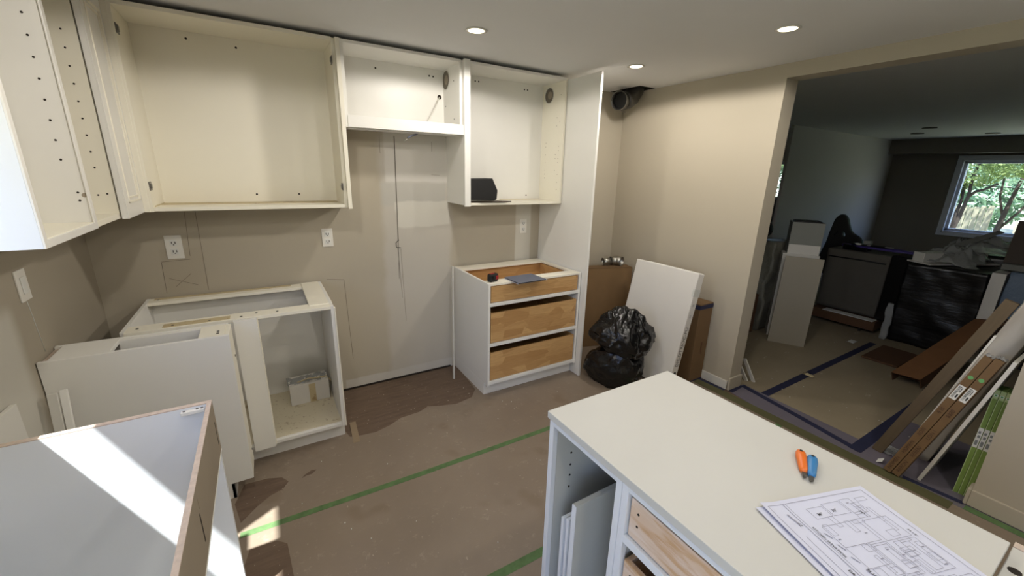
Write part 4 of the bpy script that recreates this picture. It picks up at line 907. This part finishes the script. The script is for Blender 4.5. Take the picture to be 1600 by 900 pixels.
# long brown cardboard strip behind
board('cardboard_strip', (3.27, 0.70, 0.0), (3.31, 0.385, 1.11), 0.055, 0.035, M['greybrown'], 'tallest long brown cardboard sleeve leaning behind the labelled cartons', 'box', side=(0, 1, 0))
board('white_edge_strip', (3.19, 0.60, 0.0), (3.28, 0.395, 0.92), 0.010, 0.012, M['trim'], 'thin white edging strip lying along the labelled cartons', 'board', side=(0, 1, 0))
# white board and green boxes
board('white_shelf', (3.31, 0.462, 0.0), (3.31, 0.285, 0.84), 0.34, 0.016, M['trim'], 'white shelf panel leaning edge-on between brown and green cartons', 'board', side=(1, 0, 0))
for k in range(3):
    y = 0.322-0.0215*k
    m = frame((3.20, y, 0.0), (0.02, -0.010+0.0*k, 0.655), (0, -1, 0))
    g = root('green_carton', (0, 0, 0), ['slim green labelled carton, leftmost of three beside the wall end', 'slim green labelled carton, middle of three beside the wall end', 'slim green labelled carton touching the wall end, rightmost of three'][k], 'box', 'slim green cartons', matrix=m)
    yb0, yb1 = (0.0, 0.10) if m.col[1][0] > 0 else (-0.10, 0.0); s = -1 if m.col[1][0] > 0 else 1
    boxes('carton', [(-0.0100, 0.0100, yb0, yb1, 0.0, 0.655)], M['greenbox'], g, 0.001, local=True)
    ya, yb_ = (min(0, s*.0006), max(0, s*.0006))
    boxes('edge_stripe', [(-0.0100, -0.0072, ya, yb_, 0.0, 0.655)], M['greenlight'], g, local=True)
    l1 = boxes('label', [(-0.0092, 0.0092, ya*1.6, yb_*1.6, 0.30, 0.42)], M['label'], g, local=True)
    boxes('label_print', [(-0.006, 0.005, ya*2.4, yb_*2.4, 0.315, 0.345), (-0.004, 0.006, ya*2.4, yb_*2.4, 0.36, 0.375), (-0.006, 0.003, ya*2.4, yb_*2.4, 0.385, 0.40)], M['greytape'], l1, local=True)
    multi('round_mark', [disc((0, s*.0008, 0.62), 'y', 0.008, 0.0004, 14)], M['label'], g, local=True)
    multi('round_mark', [disc((0, s*.0012, 0.62), 'y', 0.005, 0.0004, 14)], M['greendot'], g, local=True)
    boxes('end_label', [(-0.0095, 0.0095, ya*1.2, yb_*1.2, 0.60, 0.65)], M['greenlight'], g, local=True)
# wrapped roll / mattress behind
def lumpybox(name, m, sx, sy, sz, mat, label, cat, seed, amp=0.02, nx=10, ny=5, nz=24, freq=4, rounding=0.35, rootname=None):
    r = root(rootname or name, (0, 0, 0), label, cat, matrix=m)
    bm = bmesh.new(); bmesh.ops.create_cube(bm, size=1)
    bmesh.ops.subdivide_edges(bm, edges=bm.edges, cuts=nx, use_grid_fill=True)
    for v in bm.verts:
        p = v.co.copy(); q = p*2; 
        sph = q.normalized()*max(abs(q.x), abs(q.y), abs(q.z)); q = q.lerp(Vector((sph.x*1.1, sph.y*1.1, q.z)), rounding) if rounding else q
        p = Vector((q.x*sx/2, q.y*sy/2, q.z*sz/2+sz/2))
        n_ = noise.noise_vector((p*freq)+Vector((seed, seed*2, 0)))+0.5*noise.noise_vector((p*freq*2.7)+Vector((seed, 0, 0)))
        p += Vector((n_.x, n_.y, n_.z*.5))*amp
        if p.z < 0: p.z = 0
        v.co = p
    me = bpy.data.meshes.new(name); bm.to_mesh(me); bm.free()
    o = link(name, me, mat, r, 0, True); return r
lumpybox('wrapping', frame((3.50, 0.552, 0.0), (0.04, -0.245, 1.12), (1, 0, 0)), 0.22, 0.12, 1.20, M['whitewrap'], 'thick roll in cloudy white plastic leaning behind the cartons and white shelf', 'roll', 3, 0.012, 20, rounding=0.5, rootname='wrapped_roll')
# loose bits on the film
for x, y in ((3.16, 0.72), (3.12, 0.70)):
    pass
tag(raw('paper_scrap', [(3.11, .655, .002), (3.16, .66, .002), (3.17, .635, .02), (3.12, .63, .016)], [(0, 1, 2, 3)], M['label']), 'crumpled scrap of white paper on the floor by the long cartons', 'paper')
bpy.data.objects['paper_scrap'].modifiers.new('t', 'SOLIDIFY').thickness = 0.001
tag(crumple('plastic_scrap', 3.33, 0.66, 0.004, 0.12, 0.08, 0.02, M['film'], None, 8, 6, 7), 'clear plastic scrap on the lilac film by the blue tape', 'scrap')
tag(crumple('plaster_chunk', 4.02, 1.44, 0.006, 0.05, 0.08, 0.025, M['stain'], None, 5, 5, 2), 'small yellowish scrap lying on the blue tape in the dark room', 'scrap')

# ================================================================ DARK ROOM
# white leaning panel
a = Vector((4.615, 1.93, 0.0)); m = frame(a, (0.06, 0.02, 0.95), (0.17, -0.28, 0))
wp = root('tall_white_board', (0, 0, 0), 'tall white board standing in the dark room under the grey box', 'panel', matrix=m)
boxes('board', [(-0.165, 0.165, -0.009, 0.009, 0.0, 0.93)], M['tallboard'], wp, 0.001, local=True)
# box behind panel: a cabinet-like carton carrying grey box
bk = root('base_cabinet', (4.8, 2.05, 0), 'pale cabinet carcass behind the tall white board carrying the grey box', 'cabinet', matrix=frame((4.79, 2.03, 0), (0, 0, 1), (0.17, -0.28, 0)))
boxes('carcass', [(-0.17, 0.155, 0.0, 0.22, 0.0, 0.935)] if bk.matrix_world.col[1][0] > 0 else [(-0.17, 0.155, -0.22, 0.0, 0.0, 0.935)], M['trim'], bk, 0.002, local=True)
s = 1 if bk.matrix_world.col[1][0] > 0 else -1
gb = root('grey_box', (0, 0, 0), 'open grey box with dark contents on top of the cabinet in the dark room', 'box', matrix=frame((4.80, 2.03, 0.935), (0, 0, 1), (0.17, -0.28, 0)))
def yr(a, b): return (a, b) if s > 0 else (-b, -a)
for bx in ((-0.135, 0.135)+yr(0.01, 0.016)+(0, 0.33), (-0.135, 0.135)+yr(0.25, 0.256)+(0, 0.33), (-0.141, -0.135)+yr(0.01, 0.256)+(0, 0.33), (0.135, 0.141)+yr(0.01, 0.256)+(0, 0.33)):
    boxes('box_wall', [bx], M['greybox'], gb, local=True)
boxes('tape_band', [(-0.137, 0.137)+yr(0.007, 0.010)+(0, 0.10)], M['trim'], gb, local=True)
boxes('dark_contents', [(-0.125, 0.125)+yr(0.03, 0.24)+(0.02, 0.345)], M['black'], gb, 0.02, local=True)
# plastic-draped pile at left
tg = lumpybox('drape', frame((4.95, 2.52, 0), (0, 0, 1), (1, 0, 0)), 0.5, 0.5, 1.02, film('grey_drape', (110, 108, 96), 1.0, 0.4), 'pile draped in grey dust sheet behind the opening corner', 'pile', 5, 0.05, 16, freq=5, rounding=.2, rootname='draped_pile')
hs = root('helmet', (5.15, 2.65, 1.03), 'round black helmet-like shape on the draped pile at the opening edge', 'helmet')
blob('shell', (5.05, 2.60, 1.12), (0.10, 0.10, 0.10), M['black'], hs, 1.0, 0.02, 16, 20)
tag(boxes('dark_storage_box', [(4.45, 4.64, 2.30, 2.55, 0.0, 0.45)], M['darkcard'], None, 0.004), 'dark reddish box on the floor just beyond the opening corner', 'box')
# grey upholstered chair / sofa block
gs = lumpybox('upholstery', frame((6.18, 1.94, 0.17), (0, 0, 1), (1, 0, 0)), 0.50, 0.60, 0.72, M['greycloth'], 'grey upholstered armchair back with a seam behind the tall white board', 'armchair', 2, 0.008, 14, rounding=0, rootname='armchair')
tube('seam', [(5.925, 1.66, 0.80), (5.922, 1.9, 0.805), (5.925, 2.22, 0.80)], 0.008, M['black'], gs, 6)
bs = root('black_storage_unit', (6.1, 1.55, 0), 'black upright unit beside the grey armchair under the cluttered tray', 'cabinet')
boxes('unit_body', [(5.90, 6.4, 1.47, 1.625, 0.16, 0.91)], M['blackgloss'], bs, 0.01)
lumpybox('plastic_wrap', frame((5.76, 1.47, 0.0), (0, 0, 1), (1, 0, 0)), 0.03, 0.06, 0.42, M['film'], 'clear plastic hanging between the black unit and the wrapped cabinet', 'sheet', 9, 0.03, 10, rootname='plastic_sheet')
lb = root('long_box', (5.9, 1.9, 0), 'long low reddish-brown carton on the floor in front of the grey armchair', 'box')
boxes('carton', [(5.80, 6.3, 1.58, 2.24, 0.045, 0.155)], M['darkcard'], lb, 0.004)
boxes('flap', [(5.78, 5.9, 1.60, 2.1, 0.155, 0.162)], M['label'], lb, 0.002)
boxes('support_leg', [(5.82, 5.85, 1.70, 1.72, 0.0, 0.045), (6.2, 6.23, 2.1, 2.12, 0.0, 0.045)], M['black'], lb)
tag(crumple('white_scrap', 5.35, 1.60, 0.004, 0.12, 0.06, 0.015, M['label'], None, 6, 5, 12), 'small white scrap on the dark room floor by the blue tape', 'scrap')
# gaming chair back
def outline_solid(name, outer, holes, thick, mat, parent, bevel=0.01, local=True):
    cu = bpy.data.curves.new(name, 'CURVE'); cu.dimensions = '2D'; cu.fill_mode = 'BOTH'; cu.extrude = thick; cu.bevel_depth = bevel; cu.resolution_u = 8
    for pts in [outer]+holes:
        sp = cu.splines.new('BEZIER'); sp.bezier_points.add(len(pts)-1)
        for bp, p in zip(sp.bezier_points, pts): bp.co = (p[0], p[1], 0); bp.handle_left_type = bp.handle_right_type = 'AUTO'
        sp.use_cyclic_u = True
    tmp = bpy.data.objects.new('tmp', cu); me = bpy.data.meshes.new_from_object(tmp); bpy.data.objects.remove(tmp)
    m_ = Matrix.Identity(4); m_.col[0] = (1, 0, 0, 0); m_.col[1] = (0, 0, 1, 0); m_.col[2] = (0, -1, 0, 0); me.transform(m_)
    return link(name, me, mat, parent)
gm = frame((6.75, 2.38, 0.0), (0, 0, 1), (0, -1, 0))
gc = root('gaming_chair', (0, 0, 0), 'black high-backed chair with two slots in the headrest, behind the armchair', 'chair', matrix=gm)
outline_solid('backrest', [(-0.19, 0.45), (-0.195, 0.92), (-0.175, 1.08), (-0.145, 1.20), (-0.095, 1.24), (-0.04, 1.20), (-0.01, 1.13), (0.04, 1.03), (0.165, 0.935), (0.19, 0.83), (0.18, 0.45)],
              [[(-0.145, 0.955), (-0.125, 1.01), (-0.105, 1.04), (-0.10, 1.03), (-0.12, 0.955)], [(-0.03, 0.945), (-0.055, 1.01), (-0.05, 1.035), (-0.025, 1.03), (-0.01, 0.945)]], 0.02, M['black'], gc, 0.012)
boxes('seat', [(-0.25, 0.25, 0.0, 0.5, 0.42, 0.52)], M['black'], gc, 0.03, local=True)
tube('gas_column', [(0, 0.24, 0.08), (0, 0.24, 0.42)], 0.03, M['steel'], gc, 12, local=True)
for k in range(5):
    t = 2*math.pi*k/5; tube('leg', [(0, 0.24, 0.10), (0.22*math.cos(t), 0.24+0.22*math.sin(t), 0.018)], [0.025, 0.018], M['black'], gc, 8, local=True)
# cluttered tray with purple edge
tr = root('cluttered_tray', (6.1, 1.75, 0.93), 'long tray with purple rounded end and small tools on the armchair', 'tray')
V, F = tube_data([(6.05, 2.14, 0.935), (6.05, 1.95, 0.95), (6.05, 1.65, 0.955), (6.04, 1.50, 0.955), (6.04, 1.45, 0.95)], [0.06, 0.075, 0.075, 0.06, 0.03], 14)
V = [Vector((v.x, v.y, 0.945+(v.z-0.945)*0.25)) for v in V]; raw('tray_body', V, F, M['purple'], tr, smooth=True)
boxes('dark_case', [(6.0, 6.1, 1.72, 2.05, 0.955, 0.975), (5.98, 6.1, 1.88, 2.12, 0.90, 0.955)], M['blackgloss'], tr, 0.004)
blob('tool', (5.99, 1.98, 0.975), (0.02, 0.03, 0.012), M['label'], tr, 2, 0.1, 8, 10); blob('tool', (5.99, 1.88, 0.975), (0.015, 0.02, 0.01), M['metal'], tr, 4, 0.1, 8, 10)
boxes('tool', [(5.98, 6.02, 1.66, 1.73, 0.972, 0.982)], M['metal'], tr, 0.002); boxes('tool', [(6.1, 6.16, 1.90, 1.97, 0.97, 1.01)], M['greybox'], tr, 0.004)
# black plastic-wrapped cabinet
bm_ = lumpybox('black_wrap', frame((6.15, 1.16, 0.0), (0, 0, 1), (1, 0, 0)), 0.66, 0.60, 0.87, M['blackwrap'], 'large cabinet wrapped in shiny black plastic in the dark room', 'cabinet', 6, 0.018, 26, freq=3.2, rounding=0, rootname='wrapped_cabinet')
V, F = [], []
tag(lumpybox('black_wrap', frame((6.9, 0.98, 0.0), (0, 0, 1), (1, 0, 0)), 0.7, 0.75, 0.97, M['blackwrap'], None, None, 14, 0.04, 16, freq=3, rounding=0, rootname='wrapped_crate'), 'second black plastic covered crate further back under the clear sheets', 'crate')
# white side and blue film cabinet
wc = root('white_cabinet', (6.2, 0.85, 0), 'white cabinet carcass right of the black wrapped one', 'cabinet')
boxes('side_panel', [(5.80, 6.30, 0.838, 0.856, 0.0, 0.90)], M['creamout'], wc, 0.001)
boxes('front_edge', [(5.795, 5.815, 0.765, 0.856, 0.0, 0.90)], M['creamout'], wc, 0.001)
boxes('top_panel', [(5.80, 6.3, 0.768, 0.838, 0.882, 0.90)], M['creamout'], wc, 0.001)
boxes('side_panel', [(5.80, 6.30, 0.768, 0.780, 0.0, 0.882)], M['creamout'], wc, 0.001)
lumpybox('blue_wrap', frame((5.90, 0.685, 0.0), (0, 0, 1), (1, 0, 0)), 0.10, 0.15, 0.92, M['bluefilm'], 'upright panel in blue-grey plastic wrap beside the white carcass', 'panel', 21, 0.012, 14, rounding=0.1, rootname='blue_wrapped_panel')
rk = root('white_rack', (5.6, 0.35, 0), 'dark shelf unit with white metal crossbars at the right edge of the dark room', 'rack')
boxes('unit_back', [(6.0, 6.4, 0.2, 0.58, 0.0, 0.88)], M['black'], rk, 0.004)
for z in (0.42, 0.58): tube('crossbar', [(5.75, 0.60, z), (5.85, 0.22, z+0.01)], 0.014, M['frame'], rk, 8)
for z in (0.60, 0.22): tube('upright', [(5.75 if z > .5 else 5.85, z, 0.0), (5.75 if z > .5 else 5.85, z, 0.75)], 0.012, M['frame'], rk, 8)
# foam profile on top of the wrapped cabinet
fo = root('white_profile', (0, 0, 0), 'white L-shaped profile end poking out of clear plastic on the black wrapped cabinet', 'profile', matrix=frame((5.80, 1.33, 0.885), (0, 0, 1), (0.80, -0.38, 0)))
boxes('upright_flange', [(0.0, 0.75, 0.02, 0.13, 0.012, 0.11)] if fo.matrix_world.col[1][1] > 0 else [(0.0, 0.75, -0.13, -0.02, 0.012, 0.11)], M['trim'], fo, 0.003, local=True)
boxes('flat_flange', [(-0.02, 0.80, -0.07, 0.16, 0.0, 0.014)], M['trim'], fo, 0.002, local=True)
cs = root('clear_sheeting', (6.3, 1.2, 0.9), 'crumpled clear plastic sheeting over the black wrapped crates below the window', 'sheet')
def drape(name, c, sx, sy, hgt, seed, mat, parent, nx=26, ny=22):
    V, F = [], []
    for j in range(ny+1):
        for i in range(nx+1):
            u, v = i/nx*2-1, j/ny*2-1
            d = max(0, 1-(u*u+v*v)*.7); z = c[2]+hgt*d*(0.7+0.6*noise.fractal((u*2.2+seed, v*2.2, seed), 0.8, 2.2, 4))
            V.append((c[0]+u*sx+0.04*noise.noise((u*4, v*4, seed)), c[1]+v*sy+0.04*noise.noise((u*4, v*4, seed+5)), z))
    for j in range(ny):
        for i in range(nx): a = j*(nx+1)+i; F.append((a, a+1, a+nx+2, a+nx+1))
    o = raw(name, V, F, mat, parent, smooth=True); o.modifiers.new('t', 'SOLIDIFY').thickness = 0.001; return o
drape('crumpled_film', (6.25, 1.22, 0.90), 0.42, 0.24, 0.17, 1.5, M['film'], cs)
drape('crumpled_film', (6.75, 1.05, 0.99), 0.40, 0.26, 0.15, 4.5, M['film'], cs)
drape('crumpled_film', (6.7, 1.25, 1.0), 0.3, 0.12, 0.12, 7.7, M['film'], cs)
bmv = [(6.4, 1.30, 1.05), (6.75, 1.06, 1.22), (6.8, 1.02, 1.20), (6.5, 1.22, 1.04)]
o = raw('stiff_fold', bmv, [(0, 1, 2, 3)], M['greybox'], cs); o.modifiers.new('t', 'SOLIDIFY').thickness = 0.004
# dark brown board before the window
bd = root('brown_board', (5.9, 0.85, 0.93), 'dark brown board standing in front of the far window at the right edge', 'board', matrix=frame((6.05, 0.72, 0.975), (0.05, 0.0, 0.40), (0, 1, 0)))
boxes('board', [(-0.26, 0.13, -0.012, 0.012, 0.0, 0.40)], M['brownpanel'], bd, 0.002, local=True)
tag(boxes('storage_crate', [(5.95, 6.35, 0.58, 0.84, 0.92, 0.975)], M['greybox'], None, 0.006), 'flat grey tray under the dark brown board', 'tray')
# open carton on the floor
P0, P1, P2 = Vector((4.60, 1.052, 0.075)), Vector((4.42, 0.878, 0.060)), Vector((5.78, 0.86, 0.44))
mo = frame(P0, (P2-P0).cross(P1-P0)*(-1 if (P2-P0).cross(P1-P0).z < 0 else 1), P2-P0)
oo = root('open_carton', (0, 0, 0), 'long open brown carton tilted on the dark room floor against the wrapped cabinet', 'box', matrix=mo)
Lo = (P2-P0).length; wv = (mo.inverted() @ P1).y
ya, yb2 = sorted((0, wv))
boxes('lid', [(0, Lo, ya, yb2, -0.004, 0)], M['lidcard'], oo, 0.001, local=True)
boxes('carton_side', [(0, Lo, ya, ya+.004, -0.085, -0.004), (0, Lo, yb2-.004, yb2, -0.085, -0.004)], M['darkcard'], oo, local=True)
boxes('carton_bottom', [(0.1, Lo, ya, yb2, -0.09, -0.085)], M['darkcard'], oo, local=True)
boxes('end_flap', [(Lo, Lo+.10, ya, yb2, -0.008, -0.004)], M['darkcard'], oo, local=True)
tag(boxes('flat_cardboard', [(4.95, 5.5, 1.10, 1.38, 0.001, 0.02)], M['darkcard'], None, 0.002), 'flattened dark cardboard on the floor in front of the wrapped cabinet', 'cardboard')

# ================================================================ OUTSIDE
tag(boxes('lawn', [(-40, 60, -40, 40, -0.35, -0.25)], M['lawn']), 'garden ground kept pale to bounce sun, outside the far window', 'ground')['kind'] = 'structure'  # ground lightened so sunlight bounces up to the far room's ceiling
fn = root('fence', (17.8, 1, -0.25), 'pale weathered board fence seen through the far window', 'fence')
me_ = None; y = 3.75; k = 0
while y > 3.02:
    w = 0.115
    b = boxes('fence_board', [(17.6, 17.63, y-w, y, -0.25, 1.05+0.03*math.sin(k*2.1))], M['fence'], fn, 0.004); y -= w+0.012; k += 1
boxes('fence_post', [(17.64, 17.74, 3.0, 3.1, -0.25, 1.1)], M['fence'], fn); boxes('fence_rail', [(17.63, 17.67, 3.0, 3.8, 0.15, 0.23), (17.63, 17.67, 3.0, 3.8, 0.8, 0.88)], M['fence'], fn)
fn2 = root('fence', (19, -1, -0.25), 'far stretch of pale board fence at the right of the window view', 'fence')
for k in range(26):
    boxes('fence_board', [(20.4, 20.43, 2.9-0.2*k-0.18, 2.9-0.2*k, -0.25, 0.55)], M['fence'], fn2)
def leaves(name, blobs, n, size, mat, parent, seed):
    random.seed(seed); V, F = [], []
    for _ in range(n):
        c, r = random.choice(blobs)
        while True:
            p = Vector((random.uniform(-1, 1), random.uniform(-1, 1), random.uniform(-1, 1)))
            if p.length < 1: break
        p = p.normalized()*(p.length**0.45)
        p = Vector((c[0]+p.x*r[0], c[1]+p.y*r[1], c[2]+p.z*r[2]))
        a = Vector((random.gauss(0, 1), random.gauss(0, 1), random.gauss(0, 1))).normalized(); b = a.orthogonal().normalized()
        s = size*random.uniform(.6, 1.3); k = len(V)
        V += [p-a*s, p+b*s*.45, p+a*s, p-b*s*.45]; F.append((k, k+1, k+2, k+3))
    o = raw(name, V, F, mat, parent); o['kind'] = 'stuff'; return o
t1 = root('tree', (13.9, 2.93, -0.25), 'multi-stemmed dark tree close outside the far window', 'tree')
tube('trunk', [(13.95, 2.93, -0.25), (13.95, 2.92, 0.6), (14, 2.87, 0.95), (14, 2.83, 1.45), (14, 2.86, 1.8), (14.1, 2.8, 2.6)], [.06, .05, .04, .034, .03, .025], M['bark'], t1, 10)
tube('branch', [(13.95, 2.94, 0.5), (14, 2.98, 0.9), (14, 3.07, 1.5), (14, 3.1, 2.2)], [.045, .035, .03, .02], M['bark'], t1, 8)
tube('branch', [(13.95, 2.91, 0.6), (14, 2.94, 1.0), (14.05, 2.93, 1.3), (14.1, 3.0, 2.0)], [.04, .035, .028, .02], M['bark'], t1, 8)
tube('branch', [(14, 2.83, 1.40), (14, 2.74, 1.52), (14, 2.64, 1.56), (14.1, 2.45, 1.7)], [.035, .03, .028, .02], M['bark'], t1, 8)
leaves('foliage', [((14.2, 3.0, 2.1), (.9, .7, .5)), ((14.2, 2.3, 2.3), (.9, .6, .45)), ((14.1, 3.2, 1.6), (.5, .25, .3)), ((14.4, 2.2, 3.2), (2, 2, .8)), ((14.2, 1.7, 2.0), (.6, .5, .35))], 11000, 0.045, M['leaf'], t1, 1)
t2 = root('tree', (15.5, 2.0, -0.25), 'pinkish forked trunk tree right of the fence outside', 'tree')
tube('trunk', [(15.5, 2.52, -0.25), (15.5, 2.46, 0.7), (15.5, 2.42, 1.2), (15.6, 2.3, 2.4)], [.07, .055, .04, .03], M['bark'], t2, 10)
tube('branch', [(15.5, 2.46, 0.6), (15.5, 2.2, 1.1), (15.5, 1.95, 1.7)], [.03, .025, .02], M['bark'], t2, 8)
tube('branch', [(15.5, 2.44, 0.9), (15.5, 2.6, 1.4), (15.5, 2.65, 2.1)], [.028, .022, .018], M['bark'], t2, 8)
leaves('foliage', [((16, 2.0, 2.3), (1.2, 1.3, .7)), ((16, 0.6, 2.2), (1.2, 1.0, .9)), ((16, 3.0, 3.0), (1.5, 1.2, .8)), ((16, -0.8, 2.5), (1.5, 1.2, 1.2))], 11000, 0.05, M['leaf2'], t2, 2)
for i, (x, y, z, rx, rz, nn, mt2) in enumerate([(22, 5.5, 3.5, 2.6, 3.2, 14000, 'leaf2'), (23, 1.5, 3.6, 2.8, 3.4, 14000, 'leaf'), (22, -2.5, 3.4, 2.6, 3.2, 12000, 'leaf2'), (24, -7, 3.4, 3, 3.2, 9000, 'leaf'), (24, 9.5, 3.4, 3, 3.2, 9000, 'leaf')]):
    tt = root('tree', (x, y, -0.25), ['full pale tree in the garden background behind the fence', 'darker rounded tree in the centre of the garden background', 'pale tree in the garden background right of the centre one', 'far right background tree, mostly hidden by the brown board', 'far left background tree, glimpsed past the window edge'][i], 'tree')
    tube('trunk', [(x, y, -0.25), (x, y+.1, 2.2)], [.16, .1], M['bark'], tt, 8)
    leaves('foliage', [((x, y, z), (rx*.6, rx, rz)), ((x-.5, y-.8, z-1.6), (rx*.5, rx*.9, rz*.6)), ((x, y, z+3), (rx, rx, 2.2))], nn, 0.13, M[mt2], tt, 20+i)
sh = root('shrub', (9.0, 4.7, -0.25), 'leafy shrub outside the small hall window', 'shrub')
leaves('foliage', [((9.0, 4.7, 1.4), (.8, 1.0, 1.5))], 5000, 0.05, M['leaf2'], sh, 33)
tube('stem', [(9.0, 4.7, -0.25), (9.0, 4.7, 1.2)], [.05, .03], M['bark'], sh, 8)
tube('power_line', [(16.5, 5, 1.80), (16.5, 2.5, 1.60), (16.5, 0.8, 1.63), (16.5, -4, 1.9)], 0.012, M['black'], None, 6)
tag(bpy.data.objects['power_line'], 'dark overhead cable crossing the view in the far window', 'cable')
# pale neighbouring wall outside the kitchen window
